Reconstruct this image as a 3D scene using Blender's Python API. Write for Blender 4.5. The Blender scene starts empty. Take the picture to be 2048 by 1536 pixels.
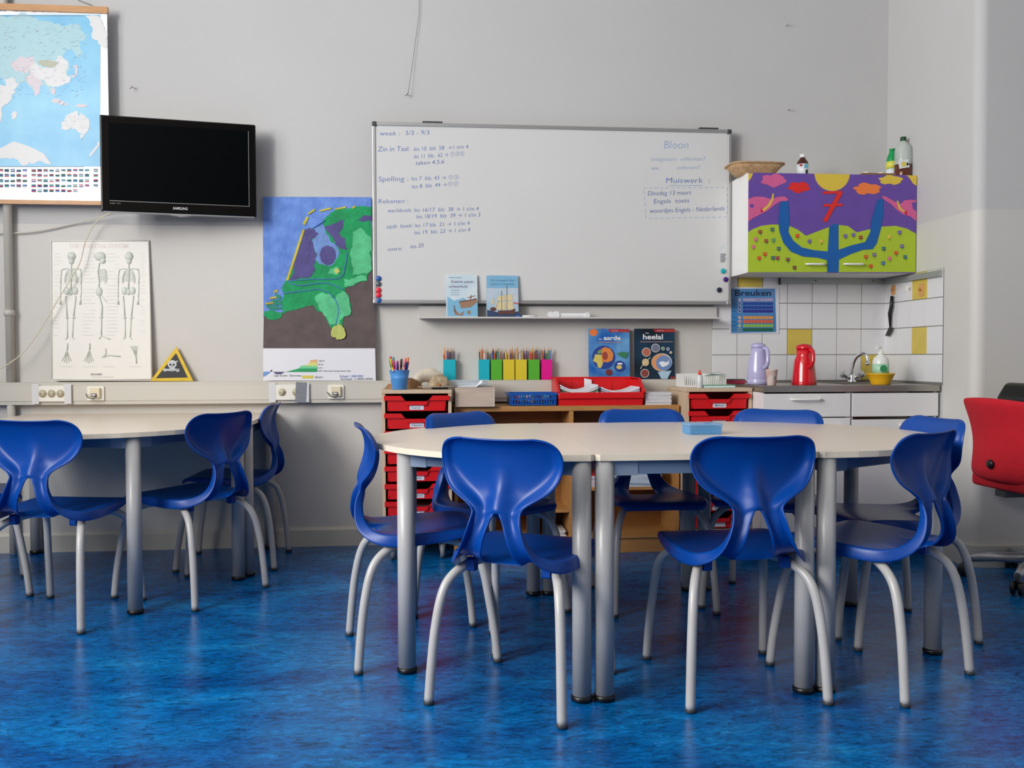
import bpy, bmesh, math, random
from mathutils import Vector, Matrix
random.seed(7)
SC = bpy.context.scene
COL = SC.collection

# ------------------------------------------------------------------ camera
CAM = (-2.70304, -5.07717, 1.05061)
YAW, PIT, ROL, FPX = 0.0966705, 0.0303267, -0.0024083, 1801.536
_r = Vector((math.cos(YAW), -math.sin(YAW), 0))
_f = Vector((math.sin(YAW) * math.cos(PIT), math.cos(YAW) * math.cos(PIT), -math.sin(PIT)))
_u = _r.cross(_f)
CR = math.cos(ROL) * _r + math.sin(ROL) * _u
CU = -math.sin(ROL) * _r + math.cos(ROL) * _u
CF = _f
cd = bpy.data.cameras.new('camera')
cd.sensor_width = 36; cd.lens = FPX / 2048 * 36; cd.clip_start = 0.05
co = bpy.data.objects.new('camera', cd); COL.objects.link(co)
m = Matrix.Identity(4)
for i in range(3):
    m[i][0] = CR[i]; m[i][1] = CU[i]; m[i][2] = -CF[i]; m[i][3] = CAM[i]
co.matrix_world = m
SC.camera = co

# ------------------------------------------------------------------ world, lights, exposure
w = bpy.data.worlds.new('overcast_sky'); SC.world = w; w.use_nodes = True
bg = w.node_tree.nodes['Background']; bg.inputs[0].default_value = (0.80, 0.90, 1.0, 1); bg.inputs[1].default_value = 1.0
SC.view_settings.view_transform = 'Standard'; SC.view_settings.look = 'None'
SC.view_settings.gamma = 1.0; SC.view_settings.use_curve_mapping = False
SC.view_settings.exposure = -0.15
SC.cycles.max_bounces = 8; SC.cycles.diffuse_bounces = 5; SC.cycles.glossy_bounces = 4
SC.cycles.caustics_reflective = False; SC.cycles.caustics_refractive = False
SC.cycles.sample_clamp_indirect = 6.0
WINDOWS = [(-7.1, -5.7), (-5.4, -4.0), (-3.7, -2.3)]      # daylight windows in the left wall: y0, y1
WIN_Z = (1.7, 4.1)
WIN_W = [140, 310, 85]
LX = -6.30
for (y0, y1), pw in zip(WINDOWS, WIN_W):
    l = bpy.data.lights.new('window_daylight', 'AREA'); l.shape = 'RECTANGLE'
    l.size = WIN_Z[1] - WIN_Z[0] - .1; l.size_y = y1 - y0 - .1; l.energy = pw; l.color = (1.0, 0.985, 0.96)
    o = bpy.data.objects.new('window_daylight', l); COL.objects.link(o)
    o.location = (LX + .02, (y0 + y1) / 2, sum(WIN_Z) / 2); o.rotation_euler = (0, -math.pi / 2, 0)

# ------------------------------------------------------------------ pixel helpers (2048x1536 frame)
def ray(px, py): return CF + CR * ((px - 1024) / FPX) - CU * ((py - 768) / FPX)
def P(px, py, Y):
    d = ray(px, py); t = (Y - CAM[1]) / d.y
    return Vector(CAM) + t * d
def PXW(px, py, X):
    d = ray(px, py); t = (X - CAM[0]) / d.x
    return Vector(CAM) + t * d
def ppm(Y): return FPX / (Y - CAM[1]) * 1.0

# ------------------------------------------------------------------ materials
def lin(c):
    out = []
    for v in c[:3]:
        v = v / 255.0
        out.append(v / 12.92 if v <= .04045 else ((v + .055) / 1.055) ** 2.4)
    return (*out, 1.0)
MATS = {}
def mat(name, rgb, rough=.5, metal=0.0, var=0.0, scale=8.0, bump=0.0, bscale=60.0, spec=.5, trans=0.0, stretch=None, rgb2=None, coat=0.0, alpha=1.0):
    if name in MATS: return MATS[name]
    m = bpy.data.materials.new(name); m.use_nodes = True; MATS[name] = m
    nt = m.node_tree; b = nt.nodes['Principled BSDF']
    b.inputs['Base Color'].default_value = lin(rgb); b.inputs['Roughness'].default_value = rough
    b.inputs['Metallic'].default_value = metal; b.inputs['Specular IOR Level'].default_value = spec
    if coat: b.inputs['Coat Weight'].default_value = coat; b.inputs['Coat Roughness'].default_value = .1
    if trans: b.inputs['Transmission Weight'].default_value = trans
    if alpha < 1: b.inputs['Alpha'].default_value = alpha
    m.diffuse_color = lin(rgb)
    if var or rgb2 or bump:
        tc = nt.nodes.new('ShaderNodeTexCoord'); mp = nt.nodes.new('ShaderNodeMapping')
        nt.links.new(tc.outputs['Object'], mp.inputs[0])
        if stretch: mp.inputs['Scale'].default_value = stretch
    if var or rgb2:
        n = nt.nodes.new('ShaderNodeTexNoise'); n.inputs['Scale'].default_value = scale; n.inputs['Detail'].default_value = 5
        nt.links.new(mp.outputs[0], n.inputs['Vector'])
        mx = nt.nodes.new('ShaderNodeMix'); mx.data_type = 'RGBA'
        c = lin(rgb)
        if rgb2: c2 = lin(rgb2)
        else: c2 = tuple(min(1, v * (1 - var)) for v in c[:3]) + (1,)
        mx.inputs[6].default_value = c; mx.inputs[7].default_value = c2
        cr = nt.nodes.new('ShaderNodeMapRange'); cr.inputs[1].default_value = .35; cr.inputs[2].default_value = .68
        nt.links.new(n.outputs[0], cr.inputs[0]); nt.links.new(cr.outputs[0], mx.inputs[0])
        nt.links.new(mx.outputs[2], b.inputs['Base Color'])
    if bump:
        n2 = nt.nodes.new('ShaderNodeTexNoise'); n2.inputs['Scale'].default_value = bscale; n2.inputs['Detail'].default_value = 3
        nt.links.new(mp.outputs[0], n2.inputs['Vector'])
        bp = nt.nodes.new('ShaderNodeBump'); bp.inputs['Strength'].default_value = bump; bp.inputs['Distance'].default_value = .004
        nt.links.new(n2.outputs[0], bp.inputs['Height']); nt.links.new(bp.outputs[0], b.inputs['Normal'])
    return m

def floor_mat():
    m = bpy.data.materials.new('blue_linoleum'); m.use_nodes = True; nt = m.node_tree; b = nt.nodes['Principled BSDF']
    N = nt.nodes.new; L = nt.links.new
    tc = N('ShaderNodeTexCoord')
    def noise(scale, stretch, detail, rough=.6, dist=0.0):
        mp = N('ShaderNodeMapping'); mp.inputs['Scale'].default_value = stretch; L(tc.outputs['Object'], mp.inputs[0])
        n = N('ShaderNodeTexNoise'); n.inputs['Scale'].default_value = scale; n.inputs['Detail'].default_value = detail
        n.inputs['Roughness'].default_value = rough; n.inputs['Distortion'].default_value = dist
        L(mp.outputs[0], n.inputs['Vector']); return n
    def ramp(src, pts):
        r = N('ShaderNodeValToRGB'); e = r.color_ramp.elements
        e[0].position, e[0].color = pts[0]; e[1].position, e[1].color = pts[-1]
        for p_, c_ in pts[1:-1]:
            k = e.new(p_); k.color = c_
        L(src, r.inputs[0]); return r
    big = noise(1.6, (1, 2.2, 1), 8, .72, .6)
    base = ramp(big.outputs[0], [(.30, lin((0, 46, 106))), (.46, lin((0, 82, 146))), (.60, lin((4, 104, 168))), (.74, lin((44, 134, 184)))])
    fine = noise(13, (1, 2.6, 1), 8, .8, 1.6)
    fr = ramp(fine.outputs[0], [(.36, (0, 0, 0, 1)), (.50, (.5, .5, .5, 1)), (.66, (1, 1, 1, 1))])
    mx = N('ShaderNodeMix'); mx.data_type = 'RGBA'; mx.blend_type = 'OVERLAY'; mx.inputs[0].default_value = .7
    L(base.outputs[0], mx.inputs[6]); L(fr.outputs[0], mx.inputs[7])
    fl = noise(34, (1, 3.2, 1), 4, .7, 2.0)
    fm = ramp(fl.outputs[0], [(.655, (0, 0, 0, 1)), (.72, (.85, .85, .85, 1))])
    mx2 = N('ShaderNodeMix'); mx2.data_type = 'RGBA'; L(fm.outputs[0], mx2.inputs[0]); L(mx.outputs[2], mx2.inputs[6]); mx2.inputs[7].default_value = lin((118, 168, 200))
    fd = noise(24, (1, 3.0, 1), 4, .7, 2.0)
    fdm = ramp(fd.outputs[0], [(.30, (1, 1, 1, 1)), (.36, (0, 0, 0, 1))])
    mx3 = N('ShaderNodeMix'); mx3.data_type = 'RGBA'; L(fdm.outputs[0], mx3.inputs[0]); L(mx2.outputs[2], mx3.inputs[6]); mx3.inputs[7].default_value = lin((4, 24, 66))
    L(mx3.outputs[2], b.inputs['Base Color'])
    rr = N('ShaderNodeMapRange'); rr.inputs[3].default_value = .16; rr.inputs[4].default_value = .32
    L(fine.outputs[0], rr.inputs[0]); L(rr.outputs[0], b.inputs['Roughness'])
    b.inputs['Specular IOR Level'].default_value = .38
    bp = N('ShaderNodeBump'); bp.inputs['Strength'].default_value = .12; bp.inputs['Distance'].default_value = .002
    L(fine.outputs[0], bp.inputs['Height']); L(bp.outputs[0], b.inputs['Normal'])
    return m

WALL = mat('wall_paint', (194, 193, 192), .75, var=.04, scale=1.3, bump=.12, bscale=45)
WALL_LOW = mat('wall_paint_lower', (206, 203, 198), .6, var=.05, scale=1.6, bump=.10, bscale=40)
CREAM = mat('cream_paint', (200, 196, 186), .5, var=.04, scale=3)
WHITE = mat('white_laminate', (232, 232, 230), .35)
FRAMEW = mat('window_frame_paint', (235, 235, 230), .4)
ALU = mat('aluminium', (190, 190, 190), .35, .8)
STEEL = mat('brushed_steel', (178, 172, 166), .32, .9, var=.12, scale=30, stretch=(1, 20, 20))
CHROME = mat('chrome', (225, 225, 228), .08, 1.0)
DGREY = mat('dark_grey_plastic', (58, 60, 64), .45)
BLACK = mat('black_plastic', (14, 14, 15), .35)
BLUEP = mat('blue_chair_plastic', (0, 64, 148), .36, var=.10, scale=5, bump=.03, bscale=900, spec=.35)
LEGS = mat('grey_leg_enamel', (184, 182, 180), .3, var=.08, scale=14)
TLEG = mat('table_leg_enamel', (176, 175, 174), .32, var=.10, scale=10)
RAIL = mat('table_rail_enamel', (96, 116, 142), .4)
BRKT = mat('table_bracket_enamel', (124, 138, 158), .4)
TTOP = mat('maple_laminate', (230, 216, 200), .30, var=.05, scale=22, stretch=(1, 14, 1))
TEDGE = mat('table_edge_band', (222, 210, 188), .4)
BIRCH = mat('birch_laminate', (208, 184, 156), .45, var=.10, scale=10, stretch=(14, 14, 1))
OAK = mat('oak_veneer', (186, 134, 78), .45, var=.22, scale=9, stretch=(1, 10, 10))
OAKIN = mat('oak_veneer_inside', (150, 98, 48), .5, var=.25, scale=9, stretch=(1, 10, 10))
RED = mat('red_plastic', (214, 22, 28), .35)
PAPER = mat('paper', (226, 228, 236), .7)
PAPER2 = mat('paper_grey', (206, 200, 194), .8, var=.06, scale=30)
INK = mat('ink_black', (24, 24, 30), .6)

# ------------------------------------------------------------------ mesh builder
class MB:
    def __init__(s): s.v = []; s.f = []; s.mi = []; s.mats = []; s.cur = 0; s.sm = []
    def use(s, m):
        if m not in s.mats: s.mats.append(m)
        s.cur = s.mats.index(m); return s
    def add(s, vs, fs, smooth=False):
        o = len(s.v); s.v += [tuple(v) for v in vs]
        for f in fs: s.f.append([i + o for i in f]); s.mi.append(s.cur); s.sm.append(smooth)
        return s
    def box(s, x0, x1, y0, y1, z0, z1, mtx=None):
        vs = [Vector(c) for c in ((x0,y0,z0),(x1,y0,z0),(x1,y1,z0),(x0,y1,z0),(x0,y0,z1),(x1,y0,z1),(x1,y1,z1),(x0,y1,z1))]
        if mtx: vs = [mtx @ v for v in vs]
        return s.add(vs, [(0,3,2,1),(4,5,6,7),(0,1,5,4),(1,2,6,5),(2,3,7,6),(3,0,4,7)])
    def rbox(s, x0, x1, y0, y1, z0, z1, r, axis='y', n=4):
        # box with rounded corners in the plane across `axis`
        if axis == 'y': a0, a1, b0, b1 = x0, x1, z0, z1
        elif axis == 'z': a0, a1, b0, b1 = x0, x1, y0, y1
        else: a0, a1, b0, b1 = y0, y1, z0, z1
        pts = []
        for cx, cy, st in ((a1-r, b1-r, 0), (a0+r, b1-r, 90), (a0+r, b0+r, 180), (a1-r, b0+r, 270)):
            for k in range(n + 1):
                t = math.radians(st + 90 * k / n); pts.append((cx + r*math.cos(t), cy + r*math.sin(t)))
        lo, hi = {'y': (y0, y1), 'z': (z0, z1), 'x': (x0, x1)}[axis]
        return s.prism(pts, lo, hi, axis)
    def prism(s, pts, lo, hi, axis='y', smooth=False):
        def mk(p, h): return {'y': (p[0], h, p[1]), 'z': (p[0], p[1], h), 'x': (h, p[0], p[1])}[axis]
        n = len(pts); vs = [mk(p, lo) for p in pts] + [mk(p, hi) for p in pts]
        a = sum(pts[i][0]*pts[(i+1) % n][1] - pts[(i+1) % n][0]*pts[i][1] for i in range(n))
        fl = (a > 0) ^ (axis == 'y')
        f = [list(range(n))[::-1], list(range(n, 2*n))] + [(i, (i+1) % n, n + (i+1) % n, n + i) for i in range(n)]
        if not fl: f = [list(q)[::-1] for q in f]
        return s.add(vs, f, smooth)
    def poly(s, pts): return s.add(pts, [list(range(len(pts)))])
    def tube(s, path, r, n=10, cap=True, smooth=True):
        path = [Vector(p) for p in path]; rs = r if isinstance(r, (list, tuple)) else [r]*len(path)
        rings = []; t0 = (path[1]-path[0]).normalized()
        up = Vector((0,0,1)) if abs(t0.z) < .9 else Vector((1,0,0))
        a = t0.cross(up).normalized()
        for i, p in enumerate(path):
            t = (path[min(i+1, len(path)-1)] - path[max(i-1, 0)]).normalized()
            a = (a - t*a.dot(t)).normalized(); b = t.cross(a)
            rings.append([p + rs[i]*(math.cos(2*math.pi*k/n)*a + math.sin(2*math.pi*k/n)*b) for k in range(n)])
        vs = [v for q in rings for v in q]; fs = []
        for i in range(len(path)-1):
            for k in range(n): fs.append((i*n+k, i*n+(k+1) % n, (i+1)*n+(k+1) % n, (i+1)*n+k))
        s.add(vs, fs, smooth)
        if cap:
            o = len(s.v) - len(vs)
            s.f += [[o+k for k in range(n)][::-1], [o+(len(path)-1)*n+k for k in range(n)]]; s.mi += [s.cur]*2; s.sm += [False]*2
        return s
    def lathe(s, prof, c=(0,0,0), n=24, smooth=True, mtx=None, sx=1.0, sy=1.0):
        vs = []; fs = []
        for r, z in prof:
            for k in range(n):
                t = 2*math.pi*k/n; vs.append(Vector((c[0]+r*sx*math.cos(t), c[1]+r*sy*math.sin(t), c[2]+z)))
        for i in range(len(prof)-1):
            for k in range(n): fs.append((i*n+k, i*n+(k+1) % n, (i+1)*n+(k+1) % n, (i+1)*n+k))
        fs.append([k for k in range(n)][::-1]); fs.append([(len(prof)-1)*n+k for k in range(n)])
        if mtx: vs = [mtx @ v for v in vs]
        return s.add(vs, fs, smooth)
    def disc(s, c, r, ax='y', n=16, ry=None):
        ry = ry or r; pts = []
        for k in range(n):
            t = 2*math.pi*k/n; a, b = r*math.cos(t), ry*math.sin(t)
            pts.append((c[0]+a, c[1], c[2]+b) if ax == 'y' else ((c[0], c[1]-a, c[2]+b) if ax == 'x' else (c[0]+a, c[1]+b, c[2])))
        return s.poly(pts)
    def build(s, name, parent=None, mat_=None, loc=None, rot=None, auto=None):
        me = bpy.data.meshes.new(name); me.from_pydata(s.v, [], s.f)
        for m_ in (s.mats or [mat_]): me.materials.append(m_)
        if s.mats: me.polygons.foreach_set('material_index', s.mi)
        me.polygons.foreach_set('use_smooth', s.sm); me.update()
        return link(name, me, parent, loc, rot)

def link(name, me, parent=None, loc=None, rot=None):
    o = bpy.data.objects.new(name, me); COL.objects.link(o)
    if parent: o.parent = parent
    if loc: o.location = loc
    if rot: o.rotation_euler = rot
    return o
def empty(name, loc=(0,0,0), rz=0.0, rx=0.0):
    o = bpy.data.objects.new(name, None); COL.objects.link(o); o.location = loc; o.rotation_euler = (rx, 0, rz)
    o.empty_display_size = .05; return o
def tag(o, label, cat, group=None):
    o['label'] = label; o['category'] = cat
    if group: o['group'] = group
    return o
def struct(o): o['kind'] = 'structure'; return o
def M1(m): return MB().use(m)
def bevel(o, w=.004, seg=2):
    b = o.modifiers.new('bevel', 'BEVEL'); b.width = w; b.segments = seg; b.limit_method = 'ANGLE'; return o

_FONT = {}
def glyphs(s, off=0.0):
    key = (s, off)
    if key not in _FONT:
        c = bpy.data.curves.new('text', 'FONT'); c.body = s; c.size = 1; c.resolution_u = 3; c.offset = off
        o = bpy.data.objects.new('text', c); me = bpy.data.meshes.new_from_object(o)
        _FONT[key] = ([tuple(v.co) for v in me.vertices], [list(p.vertices) for p in me.polygons])
        bpy.data.meshes.remove(me); bpy.data.objects.remove(o); bpy.data.curves.remove(c)
    return _FONT[key]
def put_text(mb, s, org, u, v, width, height=None, off=0.0, slant=0.0):
    # lettering laid on a plane: origin at baseline left, u along, v up; width in metres, height = cap height
    vs, fs = glyphs(s, off)
    if not vs: return mb
    x0 = min(q[0] for q in vs); x1 = max(q[0] for q in vs)
    sx = width / max(1e-6, x1 - x0); sy = (height / .70) if height else sx
    org, u, v = Vector(org), Vector(u), Vector(v)
    return mb.add([org + u*((q[0]-x0)*sx + slant*q[1]*sy) + v*(q[1]*sy) for q in vs], fs)

# ------------------------------------------------------------------ room shell
ZC = 4.5; RX = 1.8; FY = -7.5
FLOORM = floor_mat()
struct(MB().use(FLOORM).box(LX, RX, FY, 0, -.1, 0).build('floor'))
struct(M1(mat('ceiling_paint', (206, 204, 200), .8)).box(LX, RX, FY, 0, ZC, ZC+.1).build('ceiling'))
wall_back = struct(M1(WALL).box(LX, RX, 0, .15, 0, ZC).build('wall_back'))
# plaster step: lower wall stands a few millimetres proud
struct(M1(WALL_LOW).box(LX, -1.05, -.004, 0, 0, 1.768).build('trim_1'))
def rounded_l(x0, y0, r, e=0.0):
    # footprint of the projecting chimney-breast block with one rounded corner at (x0, y0)
    pts = [(x0-e, 0)]
    for k in range(9):
        t = math.pi + math.pi/2*k/8
        pts.append((x0 + r + (r+e)*math.cos(t), y0 + r + (r+e)*math.sin(t)))
    return pts + [(RX, y0-e), (RX, 0)]
wall_right = struct(MB().use(WALL).prism(rounded_l(0, -.872, .05), 0, ZC, 'z').build('wall_right'))
struct(M1(WALL_LOW).prism([(0,-.605)] + [(-.004,-.605)] + rounded_l(0, -.872, .05, .004)[1:-1] + [(RX, -.87)] + rounded_l(0, -.872, .05)[1:-2][::-1], 0, 1.768, 'z').build('trim_2'))
struct(M1(CREAM).prism([(0,-.60)] + [(-.022,-.60)] + rounded_l(0, -.872, .05, .022)[1:-1] + [(RX, -.87)] + rounded_l(0, -.872, .05)[1:-2][::-1], 0, .108, 'z').build('baseboard_right'))
struct(M1(WALL).box(RX, RX+.15, FY, -.872, 0, ZC).build('wall_far_right'))
struct(M1(mat('wall_front_paint', (128, 120, 110), .7, var=.05, scale=2)).box(LX, RX, FY-.15, FY, 0, ZC).build('wall_front'))  # unseen wall behind the camera, toned dark to cut fill light
struct(M1(WALL_LOW).box(-.004, 0, -.605, -.338, 1.508, 1.768).build('trim_3'))
bb = M1(CREAM); bb.prism([(-.022, 0), (-.022, .09), (-.012, .105), (0, .105), (0, 0)], LX, -1.0, 'x')
struct(bb.build('baseboard_back'))
wl = M1(WALL)
wl.box(LX-.25, LX, FY, 0, 0, WIN_Z[0]).box(LX-.25, LX, FY, 0, WIN_Z[1], ZC)
ys = [FY] + [v for ab in WINDOWS for v in ab] + [0]
for i in range(0, len(ys), 2): wl.box(LX-.25, LX, ys[i], ys[i+1], WIN_Z[0], WIN_Z[1])
struct(wl.build('wall_left'))
for i, (y0, y1) in enumerate(WINDOWS):
    fr = M1(FRAMEW)
    for a, b_, c, d in ((y0, y1, WIN_Z[0], WIN_Z[0]+.06), (y0, y1, WIN_Z[1]-.06, WIN_Z[1]), (y0, y0+.06, WIN_Z[0], WIN_Z[1]), (y1-.06, y1, WIN_Z[0], WIN_Z[1]), ((y0+y1)/2-.03, (y0+y1)/2+.03, WIN_Z[0], WIN_Z[1]), (y0, y1, 3.4, 3.46)):
        fr.box(LX-.2, LX-.14, a, b_, c, d)
    wo = struct(fr.build('window_%d' % (i+1)))
    M1(mat('window_glass', (230, 240, 245), .02, trans=1.0)).box(LX-.172, LX-.168, y0+.05, y1-.05, WIN_Z[0]+.05, WIN_Z[1]-.05).build('pane', wo)
    M1(FRAMEW).box(LX-.16, LX+.04, y0-.03, y1+.03, WIN_Z[0]-.04, WIN_Z[0]).build('window_sill', wo)

# heating pipe on the back wall
pr = tag(empty('heating_pipe', (-4.90, -.04, 0)), 'thin white heating pipe running down the wall beside the skeleton chart', 'pipe')
M1(CREAM).tube([(0, 0, 0), (0, 0, .7995)], .021, 14).build('pipe_run', pr)
M1(CREAM).tube([(0, 0, .9205), (0, 0, ZC)], .021, 14).build('pipe_run', pr)
for z in (1.275, .45): M1(CREAM).lathe([(.027, 0), (.027, .03)], (0, 0, z), 14).box(-.008, .008, 0, .04, z+.008, z+.022).build('pipe_clip', pr)

# ------------------------------------------------------------------ cable trunking and sockets
tr = tag(empty('cable_trunking', (-3.6, 0, .80)), 'long cream cable trunking along the back wall below the posters', 'trunking')
M1(CREAM).box(-2.7, 2.5, -.060, -.004, 0, .12).build('duct', tr)
M1(mat('cream_lid', (203, 199, 189), .45)).box(-2.7, 2.5, -.0635, -.0602, .020, .100).build('lid', tr)
SOCKW = mat('socket_white', (236, 234, 224), .35); SOCKD = mat('socket_well', (196, 186, 160), .5)
TAPE = mat('clear_tape', (214, 214, 216), .35); DUCT = mat('grey_duct_tape', (128, 132, 140), .45, var=.1, scale=40)
def socket(px0, px1, n, label, taped, duct=False):
    a = P(px0, 785, -.066); b = P(px1, 785, -.066); wdt = b.x - a.x
    r = tag(empty('power_socket', ((a.x+b.x)/2, -.0635, .86)), label, 'socket', 'sockets on the trunking')
    M1(SOCKW).rbox(-wdt/2, wdt/2, -.012, 0, -.042, .042, .006).build('plate', r)
    for k in range(n):
        cx = (k-(n-1)/2)*wdt/n*.82
        q = M1(SOCKD).lathe([(.021, 0), (.021, .0015), (.017, .002), (.017, .0022)], (0, 0, 0), 18, mtx=Matrix.Translation((cx, -.012, 0)) @ Matrix.Rotation(math.pi/2, 4, 'X')).build('socket_well', r)
        for dx in (-.0095, .0095): M1(BLACK).disc((cx+dx, -.0146, 0), .0025, 'y', 8).build('pin_hole', q)
    if taped:
        for sx_ in (-1, 1):
            M1(TAPE).box(sx_*wdt/2-.018, sx_*wdt/2+.018, -.0132, -.0122, -.055, .052).build('tape', r)
    if duct: M1(DUCT).box(wdt/2-.055, wdt/2+.004, -.0145, -.0134, -.053, .058, Matrix.Rotation(.06, 4, 'Y')).build('duct_tape', r)
    return r
socket(72, 137, 3, 'white triple power socket held with tape on the trunking at the left', True)
socket(545, 612, 2, 'white double power socket patched with grey tape under the relief map', True, True)
def data_outlet(px, label):
    a = P(px, 785, -.066)
    r = tag(empty('data_outlet', (a.x, -.0635, .86)), label, 'outlet', 'data outlets on the trunking')
    M1(SOCKW).rbox(-.043, .043, -.010, 0, -.038, .038, .005).build('plate', r)
    M1(mat('outlet_cream', (226, 214, 184), .4)).box(-.024, .026, -.030, -.010, -.022, .030).build('housing', r)
    q = MB().use(DGREY).box(-.016, .012, -.034, -.030, -.016, .0).use(TAPE).box(-.012, .008, -.036, -.034, -.012, -.003).build('port', r)
    M1(DGREY).tube([(-.045, -.02, -.002), (-.03, -.04, -.02), (0, -.045, -.028), (.015, -.036, -.012)], .0028, 6).build('patch_lead', r)
data_outlet(192, 'square data outlet with a grey lead on the trunking beside the triple socket')
data_outlet(672, 'square data outlet with a loose lead below the white map legend')

# ------------------------------------------------------------------ tables
TZ = .756
def half_round(R=.65, st=.05, n=28):
    # flat side along y at x=0, round towards -x
    pts = [(0, -R+.012), (-.012, -R), (-st, -R)]
    for k in range(1, n): t = -math.pi/2 - math.pi*k/n; pts.append((-st + R*math.cos(t), R*math.sin(t)))
    pts += [(-st, R), (-.012, R), (0, R-.012)]
    return pts
def table_leg(root, x, y, h):
    l = M1(TLEG).lathe([(.0295, .012), (.0295, h)], (x, y, 0), 20).build('leg', root)
    M1(BLACK).lathe([(.024, 0), (.033, .004), (.034, .014), (.030, .020)], (x, y, 0), 20).build('foot_cap', l)
    return l
def top_slab(root, pts, h, th=.019):
    s = MB().use(TTOP); s.prism(pts, h-th, h, 'z'); n = len(pts)
    s.use(TEDGE)
    for i in range(len(s.f)-n, len(s.f)): s.mi[i] = s.mats.index(TEDGE)
    return s.build('tabletop', root)
def half_table(loc, rz, label, h=TZ):
    r = tag(empty('half_round_table', loc, rz), label, 'table', 'school tables')
    top_slab(r, half_round(), h)
    legs = [(-.034, -.616), (-.034, .616), (-.57, -.31), (-.57, .31)]
    for x, y in legs: table_leg(r, x, y, h-.02)
    for a, b in ((0, 1), (0, 2), (2, 3), (3, 1)):
        p0 = Vector((*legs[a], 0)); p1 = Vector((*legs[b], 0)); d = (p1-p0).normalized(); nrm = Vector((-d.y, d.x, 0))
        q = M1(RAIL); c = [p0+nrm*.012, p0-nrm*.012, p1-nrm*.012, p1+nrm*.012]
        q.prism([(v.x, v.y) for v in c], h-.062, h-.02, 'z'); q.build('rail', r)
        for pp, dd in ((p0, d), (p1, -d)):
            e = pp + dd*.085; c = [pp+nrm*.014, pp-nrm*.014, e-nrm*.014, e+nrm*.014]
            M1(BRKT).prism([(v.x, v.y) for v in c], h-.066, h-.0205, 'z').build('leg_bracket', r)
    return r
def rect_table(loc, wx, wy, label, h=TZ):
    r = tag(empty('rectangular_table', loc), label, 'table', 'school tables')
    k = .014; pts = [(-wx/2+k, -wy/2), (wx/2-k, -wy/2), (wx/2, -wy/2+k), (wx/2, wy/2-k), (wx/2-k, wy/2), (-wx/2+k, wy/2), (-wx/2, wy/2-k), (-wx/2, -wy/2+k)]
    top_slab(r, pts, h)
    lx, ly = wx/2-.034, wy/2-.034
    for sx in (-1, 1):
        for sy in (-1, 1): table_leg(r, sx*lx, sy*ly, h-.02)
    for sy in (-1, 1): M1(RAIL).box(-lx, lx, sy*ly-.012, sy*ly+.012, h-.062, h-.02).build('rail', r)
    for sx in (-1, 1): M1(RAIL).box(sx*lx-.012, sx*lx+.012, -ly, ly, h-.0625, h-.0205).build('rail', r)
    for sx in (-1, 1):
        for sy in (-1, 1):
            a, b = sorted((sx*lx, sx*(lx-.10))); M1(BRKT).box(a, b, sy*ly-.014, sy*ly+.014, h-.066, h-.0212).build('leg_bracket', r)
    return r
TCX, TCY = -1.8445, -1.773
rect_table((TCX, TCY, 0), .70, 1.30, 'rectangular maple table between the two half round tables')
half_table((TCX-.352, TCY, 0), 0, 'half round maple table left of the seam, near the red drawers')
half_table((TCX+.352, TCY, 0), math.pi, 'half round maple table at the kitchen side with a chair tucked under')
half_table((-4.20, -.705, 0), math.pi/2, 'half round table at the far left facing the camera', .748)
rect_table((-4.17, -.352, 0), 1.30, .70, 'long table against the wall under the skeleton chart', .748)

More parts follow.
